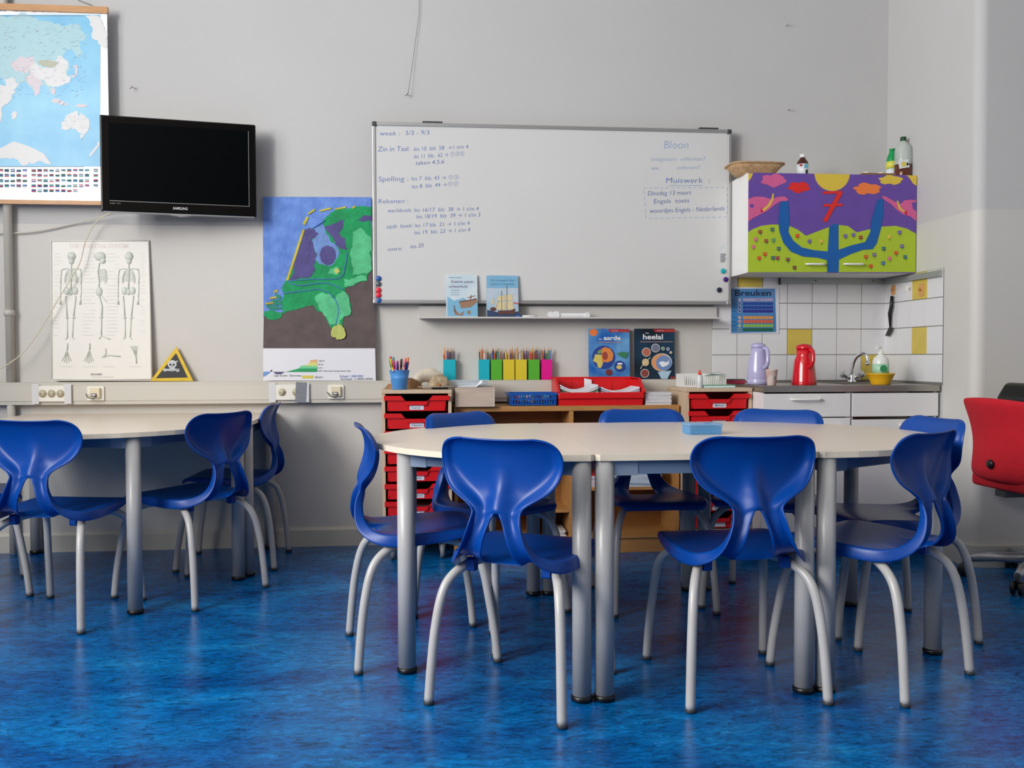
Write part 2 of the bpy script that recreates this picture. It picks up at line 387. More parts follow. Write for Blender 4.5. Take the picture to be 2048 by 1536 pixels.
# ------------------------------------------------------------------ chairs
def chair_shell():
    R = [ # y, z, half width, inner half width, flange, curvature, rim ramp, ridge
     (.214,.424,.150,.05,.002,.0,0,0), (.214,.440,.166,.055,.004,.0,0,0), (.198,.452,.181,.058,.010,.02,0,0), (.150,.456,.193,.06,.018,.08,0,0),
     (.080,.452,.198,.062,.032,.14,0,0), (.0,.446,.199,.064,.037,.18,0,0), (-.070,.441,.195,.064,.038,.22,0,0), (-.120,.440,.186,.063,.038,.25,0,0),
     (-.152,.443,.172,.062,.038,.28,0,0), (-.180,.453,.148,.058,.037,.3,0,0), (-.201,.472,.120,.050,.036,.3,0,0), (-.212,.500,.099,.041,.033,.3,0,0),
     (-.212,.530,.084,.031,.029,.3,0,0), (-.205,.553,.076,.022,.024,.3,.008,0), (-.197,.570,.073,.013,.019,.35,.012,.006), (-.192,.579,.072,.006,.015,.4,.016,.014),
     (-.188,.588,.074,.008,.012,.45,.020,.019), (-.182,.603,.084,.012,.009,.5,.030,.019), (-.176,.623,.114,.018,.008,.55,.034,.017), (-.171,.644,.145,.024,.008,.6,.034,.014),
     (-.169,.668,.168,.03,.007,.62,.032,.010), (-.170,.695,.183,.03,.006,.64,.027,.006), (-.174,.725,.192,.03,.006,.64,.021,.002), (-.182,.752,.193,.03,.005,.62,.017,0),
     (-.192,.775,.186,.03,.005,.6,.014,0), (-.200,.790,.176,.03,.005,.58,.013,0), (-.207,.802,.161,.03,.004,.56,.012,0), (-.212,.811,.138,.03,.003,.55,.012,0), (-.215,.816,.106,.03,.002,.55,.013,0)]
    S = [0, .10, .22, .38, .54, .68, .79, .87, .94, 1.0]
    def sm(a, b, x):
        t = max(0, min(1, (x-a)/(b-a))); return t*t*(3-2*t)
    nr = len(R); verts = []; cols = 2 + len(S) + 2
    for i, (y, z, hw, c, fl, kc, rp, rg) in enumerate(R):
        a = R[max(0, i-1)]; b = R[min(nr-1, i+1)]
        t = Vector((b[0]-a[0], b[1]-a[1])).normalized(); n = Vector((-t.y, t.x))
        row = []
        for j in range(cols):
            if j < 2: x = c*(0, .5)[j]; s_ = 0
            elif j < 2+len(S): s_ = S[j-2]; x = c + (hw-c)*s_
            else: s_ = 1; x = hw + (.003, .005)[j-2-len(S)]
            o = -kc*x*x
            if i >= 13: o += max(rp*sm({15: .5, 16: .45, 17: .42, 18: .45, 19: .52, 20: .62, 21: .74}.get(i, .84 if i > 15 else .5), .985, s_), {26: .004, 27: .009, 28: .014}.get(i, 0))
            if rg: o += 1.6*rg*math.exp(-(x/(.040 if i < 17 else .034 if i < 19 else .026))**2)
            if 9 <= i <= 14: o += .014*(1-sm(0, .45, s_)) if j >= 2 else .014
            if i == 8 and j < 3: o += .016
            if i == 7 and j < 3: o += .003
            if j >= 2+len(S): o += fl*(.55, 1.0)[j-2-len(S)]
            row.append((x, y + n.x*o, z + n.y*o))
        verts.append(row)
    bm = bmesh.new(); G = []
    for i in range(nr):
        right = [bm.verts.new(v) for v in verts[i]]
        left = [right[0]] + [bm.verts.new((-v[0], v[1], v[2])) for v in verts[i][1:]]
        G.append((right, left))
    for i in range(nr-1):
        for j in range(cols-1):
            if 8 <= i <= 14 and j < 2: continue        # opening between the two back prongs
            for sd in (0, 1):
                q = [G[i][sd][j], G[i][sd][j+1], G[i+1][sd][j+1], G[i+1][sd][j]]
                q = q if sd == 0 else q[::-1]
                if len(set(q)) == 4: bm.faces.new(q)
    for v in [v for v in bm.verts if not v.link_faces]: bm.verts.remove(v)
    me = bpy.data.meshes.new('seat_shell'); bm.to_mesh(me); bm.free(); me.materials.append(BLUEP)
    o = bpy.data.objects.new('tmp', me); COL.objects.link(o)
    s = o.modifiers.new('s', 'SOLIDIFY'); s.thickness = .0065; s.offset = 0
    u = o.modifiers.new('u', 'SUBSURF'); u.levels = 2; u.render_levels = 2
    dg = bpy.context.evaluated_depsgraph_get(); out = bpy.data.meshes.new_from_object(o.evaluated_get(dg))
    out.polygons.foreach_set('use_smooth', [True]*len(out.polygons)); out.name = 'seat_shell'
    bpy.data.objects.remove(o); return out
SHELL = chair_shell()
def smooth_path(pts, n=5):
    pts = [Vector(p) for p in pts]; out = []
    for i in range(len(pts)-1):
        p0 = pts[max(0, i-1)]; p1 = pts[i]; p2 = pts[i+1]; p3 = pts[min(len(pts)-1, i+2)]
        for k in range(n):
            t = k/n; out.append(.5*((2*p1)+(p2-p0)*t+(2*p0-5*p1+4*p2-p3)*t*t+(3*p1-p0-3*p2+p3)*t**3))
    return out + [pts[-1]]
def chair_parts():
    parts = [('seat_shell', SHELL, [])]
    for sx in (-1, 1):
        for end in (-1, 1):
            if end < 0: path = [(.105, -.03, .419), (.145, -.105, .408), (.176, -.163, .376), (.192, -.194, .325), (.203, -.215, .23), (.210, -.228, .12), (.215, -.237, .010)]
            else: path = [(.105, .04, .419), (.145, .11, .410), (.174, .160, .380), (.190, .190, .325), (.200, .210, .22), (.207, .227, .11), (.211, .237, .010)]
            mb = M1(LEGS).tube(smooth_path([(sx*x, y, z) for x, y, z in path]), .0148, 12)
            ft = M1(DGREY).lathe([(.011, 0), (.0165, .003), (.0165, .011), (.015, .014)], (sx*path[-1][0], path[-1][1], 0), 14)
            parts.append(('leg', mb, [('glide', ft)]))
        parts.append(('side_rail', M1(LEGS).tube([(sx*.105, .05, .419), (sx*.105, -.04, .419)], .0148, 10), []))
        cl = M1(BLUEP).rbox(sx*.125-.013, sx*.125+.013, -.135, -.105, .392, .432, .008, 'x'); parts.append(('stacking_nub', cl, []))
    cb = M1(LEGS).tube([(-.105, .02, .418), (.105, .02, .418)], .012, 10); parts.append(('cross_rail', cb, []))
    return parts
CH = []
for nme, mb, subs in chair_parts():
    if isinstance(mb, MB):
        o = mb.build(nme); me = o.data; bpy.data.objects.remove(o)
    else: me = mb
    sl = []
    for sn, smb in subs:
        o = smb.build(sn); sl.append((sn, o.data)); bpy.data.objects.remove(o)
    CH.append((nme, me, sl))
def chair(x, y, heading, label):
    r = tag(empty('school_chair', (x, y, 0), math.radians(heading-90)), label, 'chair', 'blue school chairs')
    for nme, me, sl in CH:
        o = link(nme, me, r)
        for sn, sme in sl: link(sn, sme, o)
    return r
chair(-2.392, -2.272, 60.5, 'blue chair seen from behind at the left half round table, nearest the camera')
chair(-1.722, -2.270, 92, 'blue chair seen from behind at the rectangular table, largest in view')
chair(-1.232, -2.222, 124, 'blue chair turned left at the near right of the table group')
chair(-2.724, -1.842, 8.5, 'blue chair in side view at the left tip of the table group')
chair(-2.435, -1.388, -51.3, 'blue chair behind the table in front of the left red drawer unit')
chair(-1.735, -1.300, -90, 'blue chair facing the camera behind the rectangular table, before the wooden bookcase')
chair(-1.250, -1.370, -125, 'blue chair behind the table in front of the kitchen drawer')
chair(-.950, -1.805, -176, 'blue chair at the right tip of the table group by the white corner')
chair(-4.175, -1.265, 79, 'blue chair with scratched back at the left edge of the photo')
chair(-3.745, -.964, 148.8, 'blue chair turned left at the right side of the left table')
chair(-3.680, -.352, 179, 'blue chair seen edge on at the wall end of the left table')
chair(-4.745, -.865, 26, 'blue chair mostly out of the frame at the far left')

# ------------------------------------------------------------------ print helper: flat coloured shapes given in photo pixels on a wall-parallel plane
class Print:
    def __init__(s, Y, org=(0, 0), sc=1.0, base=(0, 0, 0), px0=(0, 0), depth=.0004):
        s.Y, s.org, s.sc, s.base, s.px0, s.k, s.dep = Y, org, sc, Vector(base), px0, 0, depth; s.mb = MB()
    def pt(s, c, lay=None):
        v = P(s.org[0] + c[0]/s.sc, s.org[1] + c[1]/s.sc, s.Y)
        v = v - s.base; return Vector((v.x, -s.dep*(s.k if lay is None else lay), v.z))
    def poly(s, m, pts, keep=False):
        if not keep: s.k += 1
        s.mb.use(m).poly([s.pt(c) for c in pts]); return s
    def rect(s, m, x0, y0, x1, y1, keep=False): return s.poly(m, [(x0, y1), (x1, y1), (x1, y0), (x0, y0)], keep)
    def oval(s, m, cx, cy, rx, ry=None, n=18, keep=False, a0=0, a1=360):
        ry = ry or rx
        full = a1-a0 >= 360
        return s.poly(m, [(cx + rx*math.cos(math.radians(a0+(a1-a0)*k/(n if full else n-1))), cy - ry*math.sin(math.radians(a0+(a1-a0)*k/(n if full else n-1)))) for k in range(n)], keep)
    def line(s, m, pts, w, keep=False):
        if not keep: s.k += 1
        for a, b in zip(pts, pts[1:]):
            dx, dy = b[0]-a[0], b[1]-a[1]; L = math.hypot(dx, dy) or 1; nx, ny = -dy/L*w/2, dx/L*w/2
            s.mb.use(m).poly([s.pt(c) for c in ((a[0]+nx, a[1]+ny), (b[0]+nx, b[1]+ny), (b[0]-nx, b[1]-ny), (a[0]-nx, a[1]-ny))])
        return s
    def text(s, m, t, x0, x1, yb, cap, yb2=None, off=0.0, slant=0.0, keep=False):
        if not keep: s.k += 1
        a = s.pt((x0, yb)); b = s.pt((x1, yb if yb2 is None else yb2)); u = (b-a); wd = u.length; u.normalize()
        h = (s.pt((x0, yb-cap)) - a).length
        put_text(s.mb.use(m), t, a, u, Vector((0, 0, 1)), wd, h, off, slant); return s
    def build(s, name, parent): return s.mb.build(name, parent)
def frac(pts, amp=.22, it=3, seed=1):
    # ragged outline: repeated midpoint displacement of every edge
    rn = random.Random(seed)
    for _ in range(it):
        out = []
        for a, b in zip(pts, pts[1:] + pts[:1]):
            dx, dy = b[0]-a[0], b[1]-a[1]; k = rn.uniform(-amp, amp)
            out += [a, ((a[0]+b[0])/2 - dy*k, (a[1]+b[1])/2 + dx*k)]
        pts = out
    return pts
def flat(name, rgb, rough=.6): return mat('print_' + name, rgb, rough)

# ------------------------------------------------------------------ world map on two wooden battens
wm = tag(empty('world_map', (-4.95, -.075, 1.87)), 'laminated world map hanging from wooden battens, flags along its bottom', 'map')
WB0 = (-4.95, -.075, 1.87)
BATT = mat('batten_wood', (196, 140, 82), .4, var=.2, scale=12, stretch=(1, 10, 10))
xl = -5.85; xr = P(217, 200, -.075).x
zt0, zt1 = P(100, 24, -.075).z, P(100, 11, -.075).z; zb0, zb1 = P(100, 409, -.075).z, P(100, 401, -.075).z
M1(BATT).box(xl+4.95, xr+4.955, -.010, .008, zt0-1.87, zt1-1.87).build('top_batten', wm)
M1(BATT).box(xl+4.95, xr+4.957, -.010, .008, zb0-1.87, zb1-1.87).build('bottom_batten', wm)
sh = M1(mat('laminated_sheet', (232, 234, 236), .18, coat=.6))
N = 24
sv = []; cols = []
for i in range(N+1):
    x = xl + (xr-xl)*i/N + 4.95; e = max(0, (i-N+3)/3)
    sv += [(x, -.001, zb0-1.87), (x, -.001, zt0-1.87)]
sh.add(sv, [(2*i, 2*i+2, 2*i+3, 2*i+1) for i in range(N)], True); sh.build('sheet', wm)
g = Print(-.0785, (0, 0), 3.572, (-4.95, -.074, 1.87), depth=.00015)
OCE = mat('print_ocean', (96, 176, 216), .35, rgb2=(128, 196, 224), scale=5); LND = flat('land_pale', (214, 214, 214), .4); RUS = flat('land_teal', (160, 200, 208), .4); OLV = flat('land_olive', (172, 172, 150), .4); PNK = flat('land_pink', (208, 196, 202), .4); DIN = flat('map_ink', (84, 110, 140), .5)
g.k = 14
g.rect(OCE, -1500, 105, 715, 1190)
g.poly(RUS, frac([(-600,130),(0,105),(200,112),(330,150),(560,165),(620,250),(600,290),(560,300),(590,380),(555,410),(520,350),(460,380),(450,420),(490,460),(480,520),(505,560),(440,610),(385,620),(395,690),(350,650),(330,610),(300,600),(260,690),(232,640),(190,580),(140,590),(130,620),(60,640),(20,560),(-80,480),(-300,450),(-600,500)][::-1]))
g.poly(PNK, frac([(75,455),(150,405),(240,410),(260,450),(215,500),(165,530),(100,500)][::-1]))
g.poly(LND, frac([(215,500),(250,440),(330,480),(400,470),(410,400),(440,400),(490,450),(470,520),(505,560),(440,610),(330,600),(230,560)][::-1]))
g.poly(OLV, frac([(265,440),(300,428),(360,432),(420,432),(400,465),(340,486),(300,470)][::-1]))
g.poly(PNK, frac([(185,560),(225,510),(305,600),(285,630),(265,690),(235,640),(195,590)][::-1]))
g.poly(LND, frac([(30,570),(80,550),(135,605),(80,645),(45,610)][::-1]))
g.poly(LND, frac([(438,870),(470,835),(500,812),(545,790),(560,830),(575,790),(600,820),(642,885),(632,935),(600,965),(560,945),(540,925),(500,915),(460,928),(442,925)][::-1]))
g.poly(LND, frac([(575,962),(602,965),(588,1006)][::-1]), True)
g.poly(LND, frac([(612,115),(690,112),(735,160),(757,220),(757,350),(720,325),(690,285),(655,270),(640,180)][::-1]), True)
g.poly(LND, frac([(-400,640),(110,655),(60,735),(10,790),(0,880),(-200,900),(-400,800)][::-1]), True)
g.poly(LND, frac([(80,810),(115,788),(102,855),(84,850)][::-1]), True)
for cx, cy, rx, ry in ((380,650,18,22),(400,720,34,16),(440,735,22,14),(470,745,20,7),(580,755,44,12),(545,500,10,40),(520,545,22,9),(530,475,9,9)): g.oval(PNK, cx, cy, rx, ry, 12, True)
g.poly(LND, frac([(-400,1150),(60,1130),(110,1135),(170,1188),(210,1160),(330,1168),(380,1190),(-400,1190)][::-1]), True)
g.line(LND, [(640,1115),(700,1040),(705,1015)], 16, True)
for y in (112, 1190): g.line(DIN, [(x, y) for x in range(-600, 715, 120)], 3, True)
for t, x0, x1 in (('ld', -30, 40), ('Verden', 88, 186), ('Le Monde', 232, 364), ('Världen', 412, 498), ('Maailma', 541, 640), ('Svijet', 682, 752)): g.text(DIN, t, x0, x1, 80 + x0*.022, 13, keep=True)
MTX = flat('map_text', (170, 172, 178), .5); MTB = flat('map_text_blue', (130, 186, 214), .5)
rt = random.Random(12); g.k += 1
for k in range(420):
    x, y = rt.uniform(-300, 600), rt.uniform(120, 700); a_ = rt.uniform(-.5, .3); l_ = rt.uniform(8, 26)
    g.line(MTX if rt.random() < .7 else MTB, [(x, y), (x+l_*math.cos(a_), y+l_*math.sin(a_))], 1.6, True)
for k in range(60):
    x, y = rt.uniform(445, 630), rt.uniform(830, 920); g.line(MTX, [(x, y), (x+rt.uniform(6, 18), y+rt.uniform(-3, 3))], 1.5, True)
FC = [flat('flag_'+n, c) for n, c in (('red', (200,60,80)), ('blue', (50,80,150)), ('green', (30,130,120)), ('white', (228,226,228)), ('black', (40,40,46)), ('sky', (110,170,200)))]
rf = random.Random(3)
for ry in (1217, 1252, 1290, 1327, 1362):
    for xx in [-130, -88, -40, 5, 47, 90, 133, 176] + [240 + 42.3*k for k in range(10)] + [683]:
        if ry == 1362 and (xx < 200 or xx > 560): continue
        a = rf.sample(FC, 3)
        for q in range(3): g.rect(a[q], xx-15, ry-10+q*6.7, xx+15, ry-10+(q+1)*6.7, True)
g.build('map_print', wm)['kind'] = 'stuff'
cw = M1(DGREY).tube([P(140, 0, -.01) - Vector(WB0) + Vector((0, .0, .03)), P(160, 2, -.01) - Vector(WB0), P(185, 11, -.02) - Vector(WB0)], .0015, 5); cw.build('hanging_cord', wm)

# ------------------------------------------------------------------ television on a wall bracket
GLOSS = mat('glossy_black', (5, 5, 6), .10, spec=.25); SCREEN = mat('screen_black', (2, 5, 7), .30, spec=.06); SILV = mat('silver_trim', (170, 170, 172), .3, .6)
tl = P(200, 237, -.26); tr_ = P(511, 246, -.12)
TVW = math.hypot(tr_.x-tl.x, .14); zb = P(360, 430, -.19).z; zt = P(360, 241, -.19).z; TVH = zt-zb
tv = tag(empty('television', ((tl.x+tr_.x)/2, -.19, zb), math.atan2(.14, tr_.x-tl.x)), 'black flat television turned slightly away on a wall bracket', 'television')
bevel(M1(GLOSS).box(-TVW/2, TVW/2, -.02, .03, 0, TVH).build('bezel', tv), .008, 3)
M1(BLACK).box(-TVW*.36, TVW*.36, .03, .065, .06, TVH-.06).build('back_cover', tv)
sp = M1(SCREEN).box(-TVW/2+.042, TVW/2-.038, -.0212, -.0205, .058, TVH-.038).build('screen', tv)
lt = M1(SILV)
lt.box(-TVW/2+.042, TVW/2-.038, -.0222, -.0213, .055, .0575).box(TVW/2-.0385, TVW/2-.036, -.0222, -.0213, .055, TVH-.038)
lt.build('screen_edge', tv)
M1(SILV).prism([(-TVW/2+.01, 0), (-.06, -.001), (0, -.010), (.06, -.001), (TVW/2-.01, 0), (TVW/2-.01, .004), (-TVW/2+.01, .004)], -.018, .02, 'y').build('bottom_trim', tv)
put_text(M1(mat('logo_silver', (210, 210, 212), .3)), 'SAMSUNG', (-.036, -.0225, .024), (1, 0, 0), (0, 0, 1), .072, .013, .012).build('logo', tv)
put_text(M1(SILV), 'HD TV', (-TVW/2+.045, -.0225, .040), (1, 0, 0), (0, 0, 1), .05, .006).build('badge', tv)
ba = M1(DGREY).box(-.03, .03, .065, .10, .14, .34).box(-.015, .015, .10, .135, .22, .26); ba.build('bracket_arm', tv)
wp = M1(DGREY).box(-.06, .06, .135, .142, .14, .34); wp.build('wall_plate', tv)

def cable(name, pts, r, m, label):
    return tag(M1(m).tube(smooth_path([P(*q) for q in pts], 6), r, 7).build(name), label, 'cable')
cable('television_cable', [(232, 424, -.14), (205, 433, -.06), (150, 447, -.02), (90, 460, -.02), (40, 466, -.02), (-40, 467, -.02)], .0038, CREAM, 'white cable running from the television left along the wall')
cable('loose_cord', [(228, 424, -.13), (196, 440, -.07), (172, 480, -.06), (160, 525, -.065), (140, 560, -.065), (112, 606, -.07), (75, 668, -.08), (35, 715, -.09), (-30, 755, -.09)], .003, mat('ivory_cord', (216, 206, 186), .5), 'thin ivory cord hanging across the skeleton chart')

# ------------------------------------------------------------------ embossed skeleton chart, leaning on the trunking
def leaning(name, label, cat, px0, px1, ybot, ytop, ybase=-.048, ytopY=-.012, Y=-.035):
    a = P((px0+px1)/2, ybot, Y); b = P((px0+px1)/2, ytop, Y); h = b.z - .922
    r = tag(empty(name, (a.x, ybase, .9205), 0, -math.atan2(ytopY-ybase, h)), label, cat); return r, a.x, h
CHART = mat('chart_white', (230, 227, 220), .45)
sk, skx, skh = leaning('skeleton_chart', 'embossed white chart of three skeletons leaning on the trunking', 'poster', 95, 303, 762, 480)
BS = (skx, -.035, .9205)
def SP(x, y): v = P(x/3.657, 400 + y/3.657, -.035); return (v.x-skx, v.z-.9205)
c4 = [SP(382, 1322), SP(1120, 1322), SP(1082, 288), SP(356, 290)]
M1(CHART).prism(c4, 0, .005, 'y').build('board', sk)
fr = M1(CHART)
for a, b in zip(c4, c4[1:] + c4[:1]):
    A, B = Vector((a[0], -.002, a[1])), Vector((b[0], -.002, b[1])); fr.tube([A*.985+Vector((0,0,.008)), B*.985+Vector((0,0,.008))], .0035, 6)
fr.build('raised_border', sk)
BONE = mat('bone_print', (216, 222, 212), .5, var=.12, scale=40); BONED = mat('bone_dark_print', (198, 204, 196), .5)  # second, slightly darker bone tone for eye sockets, hands and foot
def bone(mb, pts, r=.0032): mb.tube([(SP(*q)[0], -.0015, SP(*q)[1]) for q in pts], r, 6)
def ball(mb, cx, cy, rx, ry, d=.006):
    c = SP(cx, cy); mb.lathe([(.001, -1), (.6, -.8), (.9, -.4), (1, 0), (.9, .4), (.6, .8), (.001, 1)], (0, 0, 0), 14, mtx=Matrix.Translation((c[0], -.001, c[1])) @ Matrix.Diagonal((rx/1352.0, d, ry/1352.0, 1)))
def body(cx, front):
    mb = M1(BONE)
    ball(mb, cx, 408, 31, 34, .012); ball(mb, cx, 446, 20, 20, .009)
    bone(mb, [(cx, 462), (cx+1, 560), (cx, 655)], .0034)
    bone(mb, [(cx-68, 505), (cx-30, 498), (cx, 505), (cx+32, 498), (cx+72, 505)], .0026)
    for k in range(8):
        y = 515+k*11; w_ = 34+min(k, 4)*4
        for sd in (-1, 1): bone(mb, [(cx, y-2), (cx+sd*w_*.7, y-4), (cx+sd*w_, y+9), (cx+sd*w_*.72, y+17)], .0016)
    for sd in (-1, 1):
        bone(mb, [(cx+sd*70, 508), (cx+sd*76, 560), (cx+sd*74, 615)], .0026); bone(mb, [(cx+sd*75, 620), (cx+sd*76, 670), (cx+sd*74, 712)], .0022)
        for f in (-8, 0, 8): bone(mb, [(cx+sd*74, 715), (cx+sd*(72)+f, 765)], .0012)
        ball(mb, cx+sd*30, 662, 22, 30, .007)
        bone(mb, [(cx+sd*38, 700), (cx+sd*30, 780), (cx+sd*24, 850)], .0034); ball(mb, cx+sd*25, 858, 13, 10, .006)
        bone(mb, [(cx+sd*22, 868), (cx+sd*20, 940), (cx+sd*18, 1005)], .0028); bone(mb, [(cx+sd*18, 1005), (cx+sd*32, 1018)], .0026)
    ball(mb, cx, 672, 14, 24, .006)
    if front:
        for sd in (-1, 1): ball(mb.use(BONED), cx+sd*11, 414, 7, 7, .0145)
    return mb.build('front_skeleton' if front else 'back_skeleton', sk)
body(513, True); body(935, False)
mb = M1(BONE); cx = 722
ball(mb, cx, 408, 42, 34, .012); ball(mb, cx+22, 440, 20, 24, .009)
bone(mb, [(cx-2, 455), (cx-14, 520), (cx-2, 600), (cx-6, 650)], .0036)
for k in range(8): y = 508+k*12; bone(mb, [(cx-8, y), (cx+40, y-6), (cx+60-abs(k-4)*3, y+12), (cx+35, y+16)], .0017)
ball(mb, cx-2, 668, 24, 36, .008)
bone(mb, [(cx, 700), (cx+22, 780), (cx+20, 850)], .0042); ball(mb, cx+18, 856, 14, 10, .006); bone(mb, [(cx+18, 866), (cx+20, 990)], .0036)
bone(mb, [(cx+4, 1015), (cx+22, 992), (cx+50, 1005), (cx+85, 1018)], .003); bone(mb, [(cx+12, 690), (cx+55, 745)], .0016)
mb.build('side_skeleton', sk)
for cx, fl in ((492, 0), (655, 0), (990, 1)):
    mb = M1(BONED)
    for f in range(5):
        dx = (f-2)*16
        if fl: bone(mb, [(cx+8, 1150), (cx+dx*.4, 1105), (cx-10+dx*.8, 1068)], .0014)
        else: bone(mb, [(cx+2, 1090), (cx+dx*.5, 1140), (cx+dx*1.1, 1195-abs(f-2)*8)], .0014)
    bone(mb, [(cx+4, 1048), (cx+4, 1092)] if not fl else [(cx+8, 1150), (cx+12, 1195)], .0035); mb.build('hand_bones', sk)
mb = M1(BONED); bone(mb, [(775, 1085), (780, 1120), (760, 1150)], .003); bone(mb, [(750, 1150), (800, 1135), (885, 1145)], .003); mb.build('foot_bones', sk)
g = Print(-.035, (0, 400), 3.657, BS); g.k = 1
TXG = flat('chart_ink', (186, 184, 180)); EMB = mat('chart_emboss', (224, 214, 204), .5)
g.text(EMB, 'THE SKELETAL SYSTEM', 490, 930, 344, 28, off=.03)
rr_ = random.Random(5)
for x0, x1 in ((390, 435), (605, 665), (660, 700), (775, 850), (830, 870), (1025, 1065)):
    for y in range(390, 1000, 26):
        if rr_.random() < .8: g.line(TXG, [(x0, y), (x0+(x1-x0)*rr_.uniform(.6, 1), y)], 1.6, True)
for cx in (490, 657, 800, 995): g.line(TXG, [(cx-45, 1220), (cx+48, 1220)], 2, True)
g.text(INK, 'EXOGEN', 672, 752, 1281, 12, off=.01); g.text(TXG, 'Ultrasound Bone Healing System', 676, 835, 1297, 7)
g.build('chart_print', sk)['kind'] = 'stuff'

# ------------------------------------------------------------------ triangular skull sign
ts, tsx, tsh = leaning('warning_sign', 'hand painted yellow and black triangular sign with a white skull', 'sign', 303, 388, 762, 693, -.052, -.03)
def TP(x, y): v = P(x/3.657, 400 + y/3.657, -.045); return (v.x-tsx, v.z-.9205)
YEL = mat('sign_yellow', (226, 190, 40), .6, var=.15, scale=30)
M1(YEL).prism([TP(1100, 1324), TP(1415, 1324), TP(1284, 1072)], 0, .008, 'y').build('panel', ts)
g = Print(-.045, (0, 400), 3.657, (tsx, -.045, .9205)); g.k = 2
g.poly(flat('sign_black', (38, 36, 40)), [(1143, 1303), (1375, 1298), (1284, 1118)])
SKW = flat('skull_white', (196, 200, 206))
g.oval(SKW, 1258, 1200, 33, 30); g.rect(SKW, 1240, 1222, 1278, 1252); g.line(SKW, [(1205, 1243), (1305, 1240)], 14); g.oval(SKW, 1207, 1243, 13, 12, 10, True); g.oval(SKW, 1300, 1245, 13, 12, 10, True); g.line(SKW, [(1272, 1185), (1300, 1178)], 8)
for cx in (1246, 1270): g.oval(flat('sign_black', (38, 36, 40)), cx, 1204, 8, 9, 10, True)
g.poly(flat('sign_black', (38, 36, 40)), [(1254, 1222), (1264, 1222), (1259, 1212)], True)
for k in range(4): g.line(flat('sign_black', (38, 36, 40)), [(1244+k*10, 1236), (1244+k*10, 1252)], 2, True)
g.build('skull_painting', ts)

# ------------------------------------------------------------------ relief map board
rm, rmx, rmh = leaning('relief_map', 'painted relief map of a coastal country standing on the trunking', 'map', 525, 752, 762, 393, -.058, -.020, -.04)
RO, RS = (500, 370), 3.414
BR = (rmx, -.04, .9205)
def RP(c): v = P(RO[0] + c[0]/RS, RO[1] + c[1]/RS, -.04); return (min(v.x-rmx, -2.990-rmx) if c[1] < 900 and c[0] > 800 else v.x-rmx, v.z-.9205)
bd = [RP((94, 1335)), RP((860, 1335)), RP((840, 78)), RP((83, 75))]
M1(mat('relief_board_white', (226, 226, 232), .6)).prism(bd, 0, .010, 'y').build('board', rm)
RAG = ('polder', 'green_land', 'high_land', 'hill', 'lake', 'island')
def rel(name, rgb, pts, t0, t1, rough=.75, rgb2=None, bump=.9):
    m_ = mat('relief_' + name, rgb, rough, bump=bump, bscale=55, rgb2=rgb2 or tuple(int(v*.86) for v in rgb), scale=14)
    return M1(m_).prism([RP(c) for c in (frac(pts, .16, 3, len(pts)) if name in RAG else pts)], -t1, -t0, 'y').build('relief_' + name, rm)
rel('sea', (110, 148, 220), [(83,75),(840,78),(842,560),(700,690),(250,900),(93,912)], 0, .002, rgb2=(86,124,200))
rel('neighbour_land', (98, 84, 84), [(93,1114),(858,1114),(842,430),(825,560),(790,600),(780,640),(690,670),(620,690),(630,790),(650,880),(610,905),(600,955),(620,990),(620,1020),(600,1030),(580,1000),(575,960),(550,885),(500,840),(440,795),(330,820),(270,835),(225,865),(170,900),(95,885)], .0, .0022, bump=.15)
rel('green_land', (10, 158, 92), [(245,655),(262,600),(300,500),(345,380),(372,300),(430,290),(500,275),(510,225),(560,180),(640,155),(700,150),(760,140),(838,145),(838,560),(806,612),(800,655),(700,688),(648,702),(655,740),(680,800),(690,880),(640,905),(630,955),(650,990),(600,1000),(560,990),(545,955),(520,900),(480,866),(430,820),(330,846),(270,860),(235,880),(225,770),(230,740),(220,705)], .0018, .0045)
rel('green_land', (10, 158, 92), [(95,865),(140,850),(225,868),(215,905),(170,920),(100,898)], .0018, .0045)
PUR = (86, 78, 140)
rel('polder', PUR, [(372,302),(430,295),(470,330),(440,362),(415,372),(440,450),(455,480),(440,540),(445,585),(400,635),(330,640),(270,652),(300,560),(340,430)], .004, .0058)
rel('polder', PUR, [(505,285),(560,262),(640,238),(632,290),(605,320),(650,368),(665,440),(610,436),(570,372),(545,330)], .004, .0058)
rel('polder', PUR, [(718,242),(790,203),(838,205),(836,240),(780,250)], .004, .0058)
rel('lake', (112, 150, 214), [(430,300),(500,270),(530,340),(560,390),(605,440),(600,490),(560,545),(470,540),(440,500),(460,470),(415,400),(440,340)], .004, .0052, .6)
rel('polder', PUR, [(530+54*math.cos(t*math.pi/9)*(1+.06*math.sin(3*t)), 478-66*math.sin(t*math.pi/9)) for t in range(18)], .005, .0085)
LG = (92, 202, 142)
rel('high_land', LG, [(700,320),(760,292),(800,340),(836,370),(836,560),(795,608),(700,612),(690,520),(702,420)], .004, .0068)
rel('high_land', LG, [(440,770),(480,735),(540,742),(580,780),(640,722),(680,800),(688,880),(640,903),(605,960),(552,955),(520,900),(470,840)], .004, .0068)
rel('high_land', LG, [(545,570),(600,558),(622,590),(600,616),(530,610)], .004, .0068)
rel('high_land', LG, [(640,640),(790,620),(805,650),(700,690),(645,700)], .004, .0068)
rel('hill', (196, 204, 110), [(555,1005),(575,965),(605,950),(645,980),(655,1015),(645,1045),(600,1058),(560,1036)], .002, .013)
rel('hill', (196, 204, 110), [(575,580),(605,570),(612,595),(588,608)], .006, .009)
DUN = (206, 190, 60)
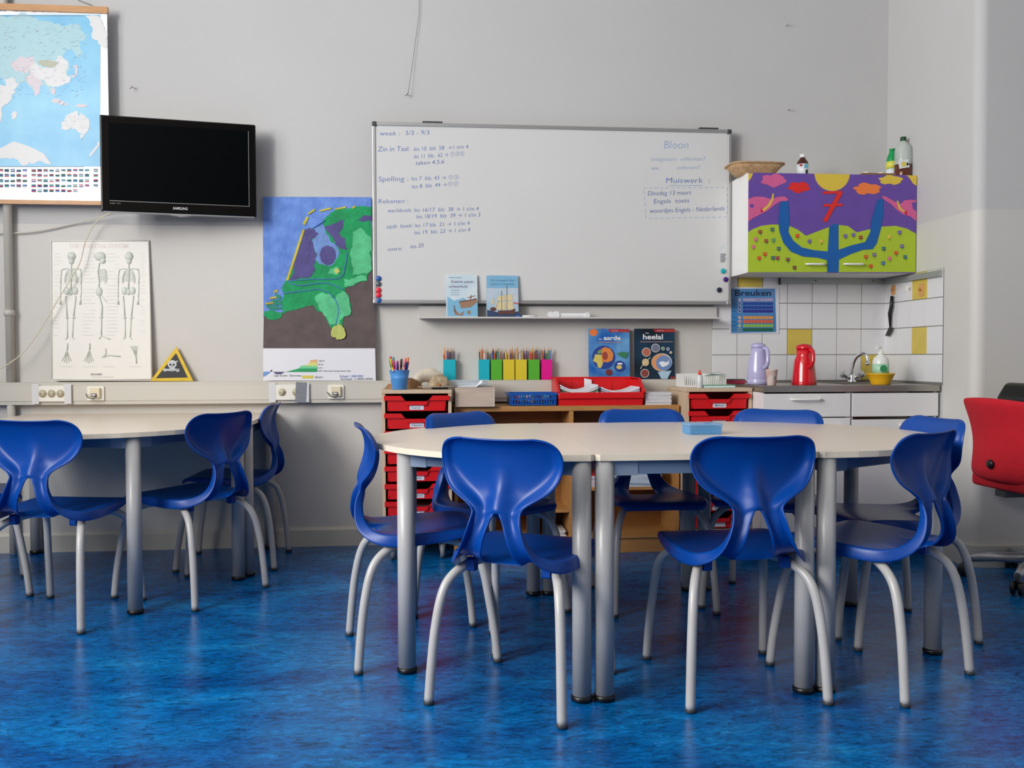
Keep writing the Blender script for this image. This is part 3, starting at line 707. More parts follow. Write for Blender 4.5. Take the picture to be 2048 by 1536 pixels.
for pts in ([(358,300),(372,306),(262,655),(246,650)], [(393,190),(438,158),(442,172),(398,200)], [(470,170),(552,150),(552,162),(474,180)], [(578,158),(655,142),(655,153),(580,168)], [(692,152),(718,134),(722,146),(698,160)], [(358,262),(385,212),(400,220),(372,272)],
            [(160,728),(190,712),(192,726),(165,738)], [(133,768),(180,760),(182,772),(140,780)], [(105,805),(160,798),(160,810),(108,816)]): rel('dune', DUN, pts, .002, .007)
for pts in ([(170,745),(215,760),(210,785),(180,770)], [(150,790),(215,790),(225,825),(165,815)], [(110,825),(190,825),(230,850),(140,848)]): rel('island', (40, 140, 120), pts, .002, .006)
RIV = mat('relief_river', (70, 120, 190), .5)
for pts in ([(255,655),(400,645),(610,635),(648,560),(665,460)], [(260,665),(350,687),(480,670),(560,680),(640,715)], [(230,740),(400,720),(480,714),(560,755),(602,830),(600,900),(565,1020)], [(430,292),(510,240)]):
    M1(RIV).tube(smooth_path([(RP(c)[0], -.0062, RP(c)[1]) for c in pts], 4), .0028, 6).build('river', rm)
g = Print(-.04, RO, RS, BR); g.k = 2
g.poly(flat('leg_blue', (110,150,210)), [(94,1310),(115,1300),(150,1272),(94,1275)]); g.poly(flat('leg_purple', (86,78,120)), [(160,1275),(180,1292),(215,1292),(242,1275)], True)
g.poly(flat('leg_green', (20,150,90)), [(245,1276),(460,1276),(460,1252),(330,1254),(300,1262)], True); g.poly(flat('leg_lgreen', (110,205,150)), [(330,1254),(460,1252),(460,1236),(352,1234)], True)
g.poly(flat('leg_yellow', (214,214,120)), [(352,1234),(460,1236),(460,1212),(408,1210),(400,1226)], True); g.poly(flat('leg_orange', (226,170,120)), [(408,1210),(460,1212),(460,1192),(415,1196)], True)
g.rect(flat('leg_dune', (214,196,84)), 360, 1300, 435, 1320, True); g.oval(INK, 150, 1268, 6, 6, 10, True)
for t, a, b, y, c in (('100 M', 470, 508, 1206, 10), ('50 M', 466, 502, 1230, 10), ('10 M', 462, 494, 1254, 10), ('NAP. Normaal Amsterdams Peil', 462, 688, 1274, 10), ('Lage landen  Zeeniveau', 166, 355, 1306, 11), ('duin', 446, 498, 1318, 15)): g.text(INK, t, a, b, y, c, keep=True)
g.text(flat('pen_blue', (40,90,170)), 'Schaal 1:400.000', 615, 772, 1312, 15, keep=True); g.text(flat('pencil', (80,84,100)), 'Schaal 1:400.000', 620, 838, 1330, 14)
g.build('legend_print', rm)

# ------------------------------------------------------------------ whiteboard, tray, magnets, writing
WX0, WX1, WZ0, WZ1, WY = -2.981, -.964, 1.345, 2.334, -.070
wb = tag(empty('whiteboard', ((WX0+WX1)/2, WY, WZ0)), 'large wall whiteboard with blue handwritten lesson notes', 'whiteboard')
BW = (WX1-WX0)/2; BH = WZ1-WZ0
M1(mat('whiteboard_enamel', (212, 212, 211), .22, var=.03, scale=2)).box(-BW+.008, BW-.008, 0, .022, .008, BH-.008).build('panel', wb)
for n_, q in (('frame_rail', (-BW, BW, 0, .020)), ('frame_rail', (-BW, BW, BH-.020, BH))): bevel(M1(ALU).box(q[0], q[1], -.006, .026, q[2], q[3]).build(n_, wb), .003)
for x0 in (-BW, BW-.018): bevel(M1(ALU).box(x0, x0+.018, -.0055, .0255, .018, BH-.018).build('frame_stile', wb), .003)
for x0 in (-BW-.002, BW-.026):
    for z0 in (-.002, BH-.026): bevel(M1(DGREY if z0 > 0 else ALU).box(x0, x0+.028, -.008, .028, z0, z0+.028).build('corner_cap', wb), .006)
for px in (865, 1418): M1(DGREY).box(P(px, 245, WY).x-(WX0+WX1)/2-.055, P(px, 245, WY).x-(WX0+WX1)/2+.055, .0, .066, BH, BH+.010).build('hanging_clip', wb)
PENB = mat('marker_blue', (62, 104, 178), .5); PENL = mat('marker_faded', (150, 172, 206), .5); PEND = mat('marker_dark_blue', (44, 84, 160), .5); PENG = mat('marker_grey', (150, 152, 156), .5)
TW = [(PENB,'week :',759,799,271,271,9),(PENB,'5/3 - 9/3',811,858,270,269,9),(PENB,'Zin in Taal:',756,819,303,302,10),(PENB,'les 10  blz  58  →1 t/m 4',828,936,302,297,8),(PENB,'les 11  blz.  62 → ①③⑤',828,928,317,311,8),(PEND,'taken 4,5,6',831,888,330,327,8),
 (PENB,'Spelling :',757,816,363,362,10),(PENB,'les 7  blz. 43 → ①②',823,917,361,358,8),(PENB,'les 8  blz. 44 →①②',824,916,377,371,8),(PENB,'Rekenen :',757,816,407,406,9),(PENB,'werkboek: les 16/17  blz  38 → 1 t/m 4',775,957,425,421,8),(PENB,'les 18/19  blz  39 → 1 t/m 3',833,960,437,433,8),
 (PENB,'opdr. boek: les 17 blz  21 → 1 t/m 4',773,939,457,450,8),(PENB,'les 19  blz. 23 → 1 t/m 4',829,940,469,463,8),(PEND,'extra:',776,804,502,500,7),(PEND,'les 20',821,847,497,494,8),
 (PENL,'Bloon',1328,1376,297,297,16),(PENL,'inlognaam  olifanten7',1302,1411,322,321,8),(PENL,'ww:',1302,1318,340,340,8),(PENL,'oefenen7',1353,1400,339,338,8),(PENB,'Muiswerk  :',1332,1419,366,366,11),(PEND,'Dinsdag 13 maart',1296,1382,391,389,9),(PEND,'Engels  toets',1308,1378,407,405,9),(PEND,'woordjes Engels - Nederlands',1299,1449,426,421,9)]
wbase = ((WX0+WX1)/2, WY, WZ0)
for m_, t, x0, x1, yb, yb2, cap in TW:
    g = Print(WY, (0, 0), 1, wbase); g.k = 1; g.text(m_, t, x0, x1, yb, cap, yb2, off=-.012, slant=.08); g.build('handwriting', wb)
g = Print(WY, (0, 0), 1, wbase); g.k = 1
g.line(PENL, [(1338, 371), (1405, 371)], 1)
bx_ = [(1287, 376), (1454, 375), (1454, 434), (1292, 437), (1287, 376)]
for a, b in zip(bx_, bx_[1:]):
    n_ = int(math.hypot(b[0]-a[0], b[1]-a[1])/11)
    for k in range(n_): t0, t1 = k/n_, (k+.55)/n_; g.line(PENL, [(a[0]+(b[0]-a[0])*t0, a[1]+(b[1]-a[1])*t0), (a[0]+(b[0]-a[0])*t1, a[1]+(b[1]-a[1])*t1)], 1, True)
for k in range(6): g.line(PENG, [(1440+(k % 2)*2, 509+k*3), (1452-(k % 3), 508+k*3)], 3, True)
g.line(mat('marker_faint_teal', (186, 212, 220), .5), [(1441, 500), (1444, 495), (1450, 488)], 2, True)
g.build('dashed_box', wb)
MAGM = {}
for px, py, c, nm in ((757,557,(28,84,160),'upper blue'),(757,568,(80,86,94),'grey'),(757,580,(226,26,56),'upper red'),(757,590,(206,30,50),'lower red'),(758,601,(30,80,156),'lower blue'),(1446,542,(0,170,178),'teal'),(1451,559,(74,26,120),'purple'),(1438,580,(26,34,58),'navy')):
    v = P(px, py, WY); m_ = mat('magnet_%s' % nm.split()[-1], c, .35)
    o = M1(m_).lathe([(.0135, 0), (.0145, .002), (.0145, .007), (.012, .0095)], (0, 0, 0), 18, mtx=Matrix.Rotation(math.pi/2, 4, 'X')).build('magnet', None, None, (v.x, WY-.0003, v.z))
    tag(o, '%s round magnet in the %s corner of the whiteboard' % (nm, 'lower left' if px < 800 else 'lower right'), 'magnet', 'whiteboard magnets')
ty = tag(empty('pen_tray', (-1.875, -.004, 1.262)), 'long grey pen tray under the whiteboard', 'tray')
TRM = mat('tray_grey', (196, 194, 192), .4)
M1(TRM).box(-.855, .845, -.024, 0, 0, .072).build('back_plate', ty)
M1(TRM).box(-.855, .845, -.125, -.024, 0, .004).build('ledge', ty)
M1(mat('tray_lip', (206, 204, 200), .35)).box(-.855, .845, -.129, -.125, 0, .008).build('lip', ty)
TZT = 1.2665
def book(name, label, px0, px1, ytop, zbase, Y0, th, m_cover, lean=.0, side=None):
    a = P(px0, ytop, Y0); b = P(px1, ytop, Y0); wdt = b.x-a.x; h = a.z-zbase
    r = tag(empty(name, (a.x+wdt/2, Y0, zbase), 0, -lean), label, 'book')
    MB().use(m_cover).box(-wdt/2, wdt/2, 0, .0022, 0, h).box(-wdt/2, wdt/2, th-.002, th, 0, h).box(-wdt/2, -wdt/2+.002, .0022, th-.002, 0, h).build('cover', r)
    M1(PAPER).box(-wdt/2+.002, wdt/2-.004, .0022, th-.002, .003, h-.003).build('pages', r)
    return r, a.x+wdt/2, zbase, wdt, h
def bp(rx, zb_, Y0, org, sc): g = Print(Y0, org, sc, (rx, Y0, zb_)); g.k = 0; return g
SEA1 = mat('cover_pale_sea', (186, 208, 220), .35, rgb2=(214, 222, 226), scale=8); SKYB = mat('cover_sky', (150, 186, 208), .3, rgb2=(206, 208, 214), scale=6)
BRN = flat('ship_brown', (150, 116, 92)); BRD = flat('ship_dark', (92, 52, 44)); SAIL = flat('sail', (212, 196, 150)); PRP = flat('title_mauve', (120, 96, 124)); TEALT = flat('title_teal', (70, 130, 160)); WAVE = flat('wave', (120, 176, 206)); NAVY = flat('navy', (40, 60, 96))
r, rx, zb_, bw, bh = book('picture_book', 'pale blue book with a rowing boat cover on the pen tray, left one', 892, 955, 548, TZT, -.108, .012, SEA1, .10)
g = bp(rx, zb_, -.108, (730, 220), 3.491)
g.poly(WAVE, [(575,1440),(788,1440),(786,1330),(740,1345),(690,1310),(620,1330),(576,1300)]); g.text(PRP, 'Zwarte peper,', 598, 766, 1203, 17, off=.01); g.text(PRP, 'scheurbuik', 586, 720, 1237, 17, off=.01, keep=True); g.text(TEALT, 'Vibeke Roeper', 584, 678, 1170, 9, keep=True)
for y in (1256, 1272, 1288): g.line(TEALT, [(600, y), (660, y)], 3, True)
g.poly(BRN, [(655,1335),(672,1385),(740,1375),(785,1340),(776,1310),(740,1325),(690,1328)]); g.line(BRD, [(660,1340),(780,1318)], 6); g.line(BRD, [(742,1290),(735,1330)], 5, True); g.line(BRN, [(715,1310),(770,1295)], 6, True)
g.poly(BRN, [(615,1390),(640,1405),(660,1425),(690,1405),(680,1435),(630,1430)]); g.oval(BRN, 725, 1412, 12, 14, 12, True); g.line(BRD, [(622,1365),(632,1412)], 5, True)
g.build('cover_art', r)
r, rx, zb_, bw, bh = book('picture_book', 'blue book with a sailing ship cover on the pen tray, right one', 973, 1037, 549, TZT, -.108, .014, SKYB, .10)
g = bp(rx, zb_, -.108, (730, 220), 3.491)
g.poly(flat('cover_blue_top', (120, 172, 204)), [(852,1240),(1072,1240),(1072,1155),(852,1155)]); g.poly(NAVY, [(852,1445),(1076,1445),(1076,1405),(960,1418),(852,1395)])
g.text(TEALT, 'De Verenigde Oost', 880, 1045, 1193, 15); g.text(TEALT, 'Indische Compagnie', 880, 1042, 1218, 15, keep=True)
for q in ([(930,1300),(975,1290),(980,1330),(925,1335)],[(985,1290),(1030,1285),(1030,1330),(985,1330)],[(920,1340),(978,1338),(980,1395),(915,1390)],[(985,1338),(1034,1336),(1036,1390),(988,1395)],[(885,1330),(900,1310),(902,1350),(880,1355)]): g.poly(SAIL, q[::-1], q[0][0] != 930)
g.poly(BRD, [(925,1425),(1045,1425),(1050,1385),(1020,1398),(930,1400)]); g.line(BRD, [(955,1260),(955,1400)], 3, True); g.line(BRD, [(992,1225),(992,1400)], 3, True); g.line(BRD, [(905,1400),(935,1330)], 2, True); g.oval(BRD, 895, 1390, 22, 14, 12, True)
g.line(flat('flag_red', (200,60,80)), [(1038,1345),(1074,1352)], 8)
g.build('cover_art', r)
er = tag(empty('board_wiper', (P(1136, 634, -.09).x, -.088, TZT)), 'crumpled white cloth board wiper on the pen tray', 'wiper')
CLOTH = mat('white_cloth', (226, 226, 228), .8, bump=.6, bscale=50)
M1(CLOTH).rbox(-.085, .10, -.025, .025, 0, .026, .010, 'x').build('block', er)
pts_ = [(-.11, 0), (-.12, .018), (-.105, .034), (-.085, .030), (-.07, .037), (-.055, .030), (-.05, .012), (-.06, 0)]
M1(CLOTH).prism(pts_, -.032, .028, 'y').build('cloth_fold', er)
M1(CLOTH).prism([(.09, 0), (.095, .028), (.112, .030), (.12, .012), (.116, 0)], -.030, .026, 'y').build('cloth_fold', er)
v = P(1062, 634, -.11); mk = M1(mat('marker_body_white', (226, 226, 226), .4)).tube([(-.05, 0, 0), (.035, 0, 0)], .0065, 10).build('marker_pen', None, None, (v.x, -.112, TZT+.0066))
tag(mk, 'white marker pen with a blue cap lying on the pen tray', 'marker')
M1(PEND).tube([(-.085, 0, 0), (-.05, 0, 0)], .0072, 10).build('cap', mk)

# ------------------------------------------------------------------ kitchen corner: tiles
GROUT = mat('grout', (120, 116, 112), .8); TILEW = mat('tile_white', (226, 226, 228), .15, var=.02, scale=4); TILEY = mat('tile_yellow', (214, 190, 84), .18, var=.08, scale=10)
ZT0 = .9076
M1(GROUT).box(-1.05, 0, -.0045, 0, ZT0-.01, 1.508).build('grout_bed', wall_back)
M1(GROUT).box(-.0045, 0, -.602, 0, ZT0-.01, 1.508).build('grout_bed', wall_right)
def tile_mesh(m_, ax):
    h, b = .0735, .0015
    mb = M1(m_); lo = [(-h, -h), (h, -h), (h, h), (-h, h)]; hi = [(-h+b, -h+b), (h-b, -h+b), (h-b, h-b), (-h+b, h-b)]
    if ax == 'y': vs = [(a, 0, c) for a, c in lo] + [(a, -.003, c) for a, c in hi]
    else: vs = [(0, -a, c) for a, c in lo] + [(-.003, -a, c) for a, c in hi]
    mb.add(vs, [(0,1,5,4),(1,2,6,5),(2,3,7,6),(3,0,4,7),(4,5,6,7)])
    o = mb.build('tile'); me = o.data; bpy.data.objects.remove(o); return me
TM = {(m_.name, ax): tile_mesh(m_, ax) for m_ in (TILEW, TILEY) for ax in 'yx'}
for r_ in range(4):
    for c_ in range(7):
        yel = (c_, r_) in ((5, 3), (3, 1), (0, 0))
        link('tile', TM[((TILEY if yel else TILEW).name, 'y')], wall_back, (-.075-.15*c_, -.0045, ZT0+.075+.15*r_))
    for c_ in range(4):
        yel = (c_, r_) in ((2, 3), (2, 1))
        link('tile', TM[((TILEY if yel else TILEW).name, 'x')], wall_right, (-.0045, -.075-.15*c_, ZT0+.075+.15*r_))
RAILM = mat('rail_grey', (168, 172, 170), .35, .4)
r = tag(empty('utensil_rail', (-.34, -.0076, 1.470)), 'grey metal rail under the cabinet on the back tiles', 'rail')
M1(RAILM).box(-.31, .31, -.018, 0, 0, .032).build('profile', r); M1(BLACK).box(-.316, -.31, -.019, 0, -.006, .036).build('end_cap', r)
for x in (-.10, .25): M1(DGREY).lathe([(.004, 0), (.004, .002)], (0, 0, 0), 8, mtx=Matrix.Translation((x, -.018, .018)) @ Matrix.Rotation(math.pi/2, 4, 'X')).build('screw', r)
r = tag(empty('utensil_rail', (-.0076, -.31, 1.466)), 'grey metal rail on the side wall tiles', 'rail')
M1(RAILM).box(-.018, 0, -.28, .28, 0, .032).build('profile', r); M1(ALU).box(-.019, 0, -.286, -.28, -.002, .034).build('end_cap', r)
# fractions poster
pz = P(1509, 666, -.012); r = tag(empty('fractions_poster', (pz.x, -.0105, pz.z)), 'blue laminated fractions poster with coloured bars on the tiles', 'poster')
a = P(1462, 577, -.012); b = P(1556, 666, -.012)
M1(mat('laminate_white', (220, 222, 232), .2, coat=.5)).box(a.x-pz.x-.01, b.x-pz.x+.006, -.001, 0, -.004, a.z-pz.z+.008).build('sheet', r)
g = Print(-.0115, (1420, 540), 8.533, (pz.x, -.0105, pz.z)); g.k = 3
g.poly(mat('poster_blue', (34, 120, 184), .25, rgb2=(110, 150, 200), scale=3), [(362, 1075), (1130, 1060), (1110, 318), (362, 320)])
g.text(flat('poster_navy', (20, 40, 72)), 'Breuken', 425, 1040, 440, 100, off=.02)
for y, c, n_ in ((508,(170,160,200),1),(575,(34,70,156),4),(640,(34,60,150),8),(702,(40,44,140),8),(812,(220,150,80),6),(880,(222,96,60),9),(950,(140,186,80),9),(1018,(26,96,56),12)):
    m_ = flat('bar_%d' % y, c); g.oval(flat('poster_pale', (206, 206, 224)), 505, y, 28, 28, 14, True); g.oval(m_, 505, y+.1, 20, 20, 14); w_ = (1078-560)/n_
    for k in range(n_): g.rect(m_, 560+k*w_+2, y-25, 560+(k+1)*w_-2, y+25, True)
    g.line(flat('poster_navy', (20, 40, 72)), [(372, y), (430, y)], 6, True); g.k -= 1
g.text(flat('poster_pale', (206, 206, 224)), '1/1', 780, 850, 522, 26); g.build('poster_print', r)
# hooks, sticker, dish brush
HOOKO = mat('hook_orange', (214, 160, 96), .5)
v = PXW(1787, 580, -.0076); r = tag(empty('wall_hook', (-.0076, v.y, v.z)), 'small orange stick-on hook holding the black spatula', 'hook')
M1(HOOKO).rbox(-.003, 0, -.022, .022, -.03, .03, .015, 'x').build('plate', r); M1(HOOKO).tube([(-.003, 0, 0), (-.016, 0, -.004), (-.016, 0, .006)], .003, 6).build('peg', r)
v = PXW(1843, 580, -.0076); r = tag(empty('wall_hook', (-.0076, v.y, v.z)), 'orange stick-on hook on the yellow side wall tile', 'hook')
M1(HOOKO).rbox(-.003, 0, -.028, .028, -.034, .034, .016, 'x').build('plate', r); M1(mat('hook_dark', (180, 120, 50), .5)).tube([(-.003, 0, 0), (-.014, 0, -.002), (-.014, 0, .008)], .004, 6).build('peg', r)
v = PXW(1818, 576, -.0076); r = tag(empty('wall_hook', (-.0076, v.y, v.z)), 'pair of clear white hooks on the side wall tiles', 'hook')
M1(SOCKW).box(-.006, 0, .015, .03, -.016, .012).build('plate', r); M1(SOCKW).tube([(-.004, -.02, .004), (-.012, -.02, -.012), (-.02, -.025, -.004)], .003, 6).build('peg', r)
v = PXW(1786, 592, -.02); r = tag(empty('spatula', (-.026, v.y, v.z)), 'black plastic spatula hanging on the side wall tiles', 'utensil')
M1(BLACK).tube([(0, 0, 0), (0, .006, -.06), (0, .022, -.10), (0, .016, -.175)], [.009, .011, .012, .006], 8).build('handle', r)
M1(BLACK).prism([(.012, -.172), (.030, -.182), (.070, -.228), (.028, -.228), (-.006, -.19)], -.003, .003, 'x').build('blade', r)

# ------------------------------------------------------------------ worktop with sink, base cabinets
KY = -.591
wt = tag(empty('kitchen_worktop', (-.485, 0, .864)), 'stainless steel kitchen worktop with a sink', 'worktop')
M1(STEEL).box(-.485, .03, KY, -.008, 0, .033).build('slab', wt)
M1(STEEL).box(.03, .38, KY, -.44, 0, .033).build('slab', wt); M1(STEEL).box(.03, .38, -.12, -.008, 0, .033).build('slab', wt); M1(STEEL).box(.38, .477, KY, -.008, 0, .033).build('slab', wt)
bs_ = M1(STEEL); bs_.box(.03, .38, -.44, -.12, -.16, -.155).box(.028, .032, -.44, -.12, -.16, .030).box(.378, .382, -.44, -.12, -.16, .030).box(.03, .38, -.442, -.438, -.16, .030).box(.03, .38, -.122, -.118, -.16, .030)
bs_.build('sink_basin', wt)
HAND = mat('handle_white', (238, 238, 234), .3); KIT = mat('kitchen_front', (228, 227, 226), .4, var=.03, scale=3)
def handle(parent, x, y, z, l=.15):
    M1(HAND).tube(smooth_path([(x-l/2, y, z), (x-l/2+.01, y-.022, z-.002), (x+l/2-.01, y-.022, z-.002), (x+l/2, y, z)], 4), .0055, 8).build('handle', parent)
def base_cab(x0, x1, label, drawer):
    r = tag(empty('base_cabinet', ((x0+x1)/2, 0, 0)), label, 'cabinet', 'kitchen base cabinets'); w_ = (x1-x0)/2
    c = M1(WHITE); c.box(-w_, -w_+.018, KY+.03, -.01, .10, .862).box(w_-.018, w_, KY+.03, -.01, .10, .862).box(-w_+.018, w_-.018, KY+.03, -.01, .10, .118).box(-w_+.018, w_-.018, -.02, -.01, .118, .862)
    c.build('body', r)
    d = bevel(M1(KIT).box(-w_+.003, w_-.003, KY+.006, KY+.027, .734, .856).build('drawer_front', r), .0015)
    if drawer: handle(d, -.01 if x0 < -.6 else 0, KY+.006, .828)
    dr = bevel(M1(KIT).box(-w_+.003, w_-.003, KY+.006, KY+.027, .105, .728 if drawer else .718).build('door', r), .0015); handle(dr, .1, KY+.006, .69)
    M1(DGREY).box(-w_, w_, KY+.07, KY+.085, 0, .10).build('plinth', r)
base_cab(-.970, -.494, 'white kitchen base cabinet with a handled drawer, left of the sink', True)
base_cab(-.490, -.012, 'white kitchen base cabinet under the sink by the side wall', False)

# ------------------------------------------------------------------ painted wall cabinet
UC = (-.482, 0, 1.503); UW, UH, UY = .478, .539, -.331
uc = tag(empty('wall_cabinet', UC), 'wall cabinet painted with elephants, a blue tree and a red seven', 'cabinet')
c = M1(WHITE); c.box(-UW, -UW+.016, UY+.018, -.008, 0, UH).box(UW-.016, UW, UY+.018, -.008, 0, UH).box(-UW+.016, UW-.016, UY+.018, -.008, 0, .016).box(-UW+.016, UW-.016, UY+.018, -.008, UH-.016, UH).box(-UW+.016, UW-.016, -.014, -.008, .016, UH-.016)
c.build('body', uc)
VIO = mat('paint_violet', (104, 74, 160), .5, var=.08, scale=14); LIM = mat('paint_lime', (172, 196, 44), .5, var=.06, scale=14); BLU = mat('paint_blue', (12, 92, 166), .5, var=.06, scale=20); PNKP = mat('paint_pink', (212, 96, 146), .5, var=.06, scale=20); REDP = mat('paint_red', (222, 40, 32), .5); ORP = mat('paint_orange', (236, 124, 60), .5); YELP = mat('paint_yellow', (220, 190, 66), .5); DKR = mat('paint_dark_red', (196, 30, 60), .5)
DSEAM = 1002.0
def clipx(pts, x, keep_left):
    out = []
    for a, b in zip(pts, pts[1:]+pts[:1]):
        ia = (a[0] <= x) == keep_left or a[0] == x; ib = (b[0] <= x) == keep_left or b[0] == x
        if ia: out.append(a)
        if ia != ib: t = (x-a[0])/(b[0]-a[0]); out.append((x, a[1]+(b[1]-a[1])*t))
    return out
def cloud(cx, cy, rx, ry, seed): 
    rn = random.Random(seed); return [(cx+rx*math.cos(t*math.pi/10)*(.86+.14*math.cos(t*2.2+seed)), cy-ry*math.sin(t*math.pi/10)*(.82+.18*math.sin(t*1.7+seed))) for t in range(20)]
LFT, RGT, TOP_, BOT_ = 305, 1693, 478, 1288
def arc(cx, cy, r_, a0, a1, n=14): return [(cx+r_*math.cos(math.radians(a0+(a1-a0)*k/n)), cy-r_*math.sin(math.radians(a0+(a1-a0)*k/n))) for k in range(n+1)]
SHAPES = [(LIM, [(LFT,960),(350,935),(420,908),(500,897),(560,898),(640,905),(720,940),(785,990),(850,965),(970,920),(1050,900),(1130,910),(1200,962),(1300,938),(1400,915),(1520,908),(1610,930),(1693,972),(RGT,BOT_),(LFT,BOT_)]),
 (YELP, arc(1000, 478, 145, 180, 360)), (YELP, [(LFT,478),(352,478),(340,510),(322,535),(LFT,545)]), (YELP, [(1610,490),(1693,488),(1693,582),(1660,560),(1635,520)]),
 (PNKP, cloud(520,535,115,62,1)), (REDP, cloud(728,592,100,52,2)), (ORP, cloud(1288,605,125,56,4)), (YELP, cloud(1480,532,110,46,5)),
 (PNKP, [(308,690),(360,670),(430,670),(500,690),(560,670),(610,668),(640,690),(630,705),(580,706),(530,735),(470,785),(410,815),(360,840),(308,872)]),
 (VIO, arc(342,745,17,0,360)[:-1]), (YELP, [(425,775),(470,740),(500,690),(512,640),(522,645),(518,690),(490,745),(440,790)]), (DKR, [(412,760),(440,790),(415,800)]),
 (PNKP, [(1405,665),(1440,668),(1500,705),(1560,730),(1590,700),(1650,694),(1688,700),(1688,872),(1640,830),(1580,815),(1530,780),(1480,730),(1420,690)]),
 (VIO, [(1650,720),(1688,712),(1688,790),(1660,770)]), (YELP, [(1526,700),(1540,705),(1560,760),(1600,795),(1590,800),(1545,770)]), (DKR, [(1612,780),(1612,825),(1585,800)]),
 (BLU, [(580,708),(640,706),(645,800),(650,880),(640,960),(680,1030),(750,1085),(850,1108),(962,1118),(975,920),(1000,895),(1050,893),(1050,1105),(1150,1070),(1270,1040),(1310,960),(1320,860),(1370,695),(1415,688),(1418,820),(1400,920),(1365,1050),(1330,1100),(1250,1105),(1150,1140),(1054,1185),(1050,1288),(958,1288),(956,1190),(880,1170),(760,1160),(660,1120),(600,1050),(565,950),(560,880),(562,800)]),
 (REDP, [(920,628),(1082,622),(1084,642),(922,648)]), (REDP, [(1042,640),(1084,640),(955,876),(920,872)]), (REDP, [(926,732),(1084,726),(1084,746),(926,752)])]
FLW = [(408,958,0),(508,938,1),(372,1020,2),(458,1032,0),(516,1026,3),(352,1080,2),(560,1095,1),(447,1140,4),(400,1172,4),(513,1170,1),(550,1172,0),(635,1185,5),(713,990,4),(812,1035,6),(908,1035,7),(690,1250,5),(1106,992,6),(1172,982,6),(1232,1003,0),(1466,1000,7),(1550,962,6),(1420,1095,1),(1570,1075,6),(1522,1130,4),(1275,1162,4),(1343,1145,6),(1468,1175,2),(1596,1163,1),(1415,1213,8),(1314,1238,4)]
FLC = [flat('fl%d' % i, c) for i, c in enumerate(((150,40,60),(20,100,120),(220,110,140),(80,150,110),(220,60,40),(110,50,70),(110,90,170),(230,200,80),(30,100,180)))]
FST = flat('flower_stem', (40, 120, 80))
for side in (0, 1):
    x0, x1 = (-UW+.001, -.0015) if side == 0 else (.0015, UW-.001)
    d = bevel(M1(WHITE).box(x0, x1, UY, UY+.017, .001, UH-.001).build('door', uc), .0012)
    g = Print(UY-.0003, (1420, 230), 4.096, (UC[0], 0, UC[2])); g.pt0 = g.pt
    def _pt(cc, lay=None, g=g):
        v = P(1420 + cc[0]/4.096, 230 + cc[1]/4.096, UY) - Vector(UC); return Vector((max(-UW+.0012, min(UW-.0012, v.x)), UY - .0003 - .00025*g.k, max(.0015, min(UH-.0015, v.z))))
    g.pt = _pt
    lo, hi = (LFT-40, DSEAM) if side == 0 else (DSEAM, RGT+40)
    g.rect(VIO, lo, TOP_-30, hi, BOT_+30)
    for m_, pts in SHAPES:
        q = clipx(pts, DSEAM, side == 0)
        if len(q) > 2: g.poly(m_, q)
    g.k += 1
    for fx, fy, ci in FLW:
        if (fx < DSEAM) != (side == 0): continue
        g.line(FST, [(fx+3, fy+8), (fx+5, fy+30)], 4, True)
        for k in range(4): g.oval(FLC[ci], fx+11*math.cos(k*1.57+.7), fy+11*math.sin(k*1.57+.7), 9, 7, 8, True)
    for fx, fy, ci in FLW:
        if (fx < DSEAM) == (side == 0): g.k += .02; g.oval(YELP, fx, fy, 4, 4, 8, True)
    g.build('painting', d)
    a = P(1420 + (855 if side == 0 else 1168)/4.096, 230 + 1222/4.096, UY); handle(d, a.x-UC[0], UY-.004, a.z-UC[2], .105 if side else .10)

# things on the wall cabinet
UTOP = 2.0425
WICK = mat('wicker', (196, 158, 116), .7, var=.3, scale=60, bump=.6, bscale=120)
v = P(1520, 345, -.24); r = tag(empty('bread_basket', (v.x-.03, -.235, UTOP)), 'shallow rectangular woven basket on top of the painted cabinet', 'basket')
def ring(a_, b_, n_=32): return [(a_*math.copysign(abs(math.cos(2*math.pi*k/n_))**.45, math.cos(2*math.pi*k/n_)), b_*math.copysign(abs(math.sin(2*math.pi*k/n_))**.45, math.sin(2*math.pi*k/n_))) for k in range(n_)]
bk = M1(WICK); vs = []
for a_, b_, z_ in ((.098, .062, 0), (.102, .066, .003), (.128, .086, .030), (.150, .100, .054), (.146, .096, .054), (.122, .081, .030), (.096, .060, .006)): vs += [(x, y, z_) for x, y in ring(a_, b_)]
bk.add(vs, [(i*32+k, i*32+(k+1) % 32, (i+1)*32+(k+1) % 32, (i+1)*32+k) for i in range(6) for k in range(32)] + [list(range(32))[::-1], list(range(192, 224))], True); bk.build('bowl', r)
rg_ = ring(.150, .100); M1(WICK).tube([(x, y, .055) for x, y in rg_ + rg_[:1]], .005, 6).build('rim', r)
def bottle(name, label, px, Y, zb_, prof, m_, cap, extra=None):
    v = P(px, 340, Y); r = tag(empty(name, (v.x, Y, zb_)), label, 'bottle'); M1(m_).lathe(prof, (0, 0, 0), 22).build('body', r)
    M1(cap[0]).lathe([(cap[1], cap[2]), (cap[1], cap[3])], (0, 0, 0), 16).build('cap', r); return r
AMB = mat('amber_glass', (74, 34, 14), .12); CAPW = mat('cap_white', (235, 235, 235), .4)
r = bottle('medicine_bottle', 'small brown bottle with white cap and paper label on the cabinet', 1605, -.22, UTOP, [(.030, 0), (.032, .006), (.032, .074), (.026, .088), (.014, .104), (.013, .112)], AMB, (CAPW, .0155, .108, .126))
M1(mat('label_white', (222, 226, 230), .5)).lathe([(.0326, .008), (.0326, .070)], (0, 0, 0), 22).build('paper_label', r)
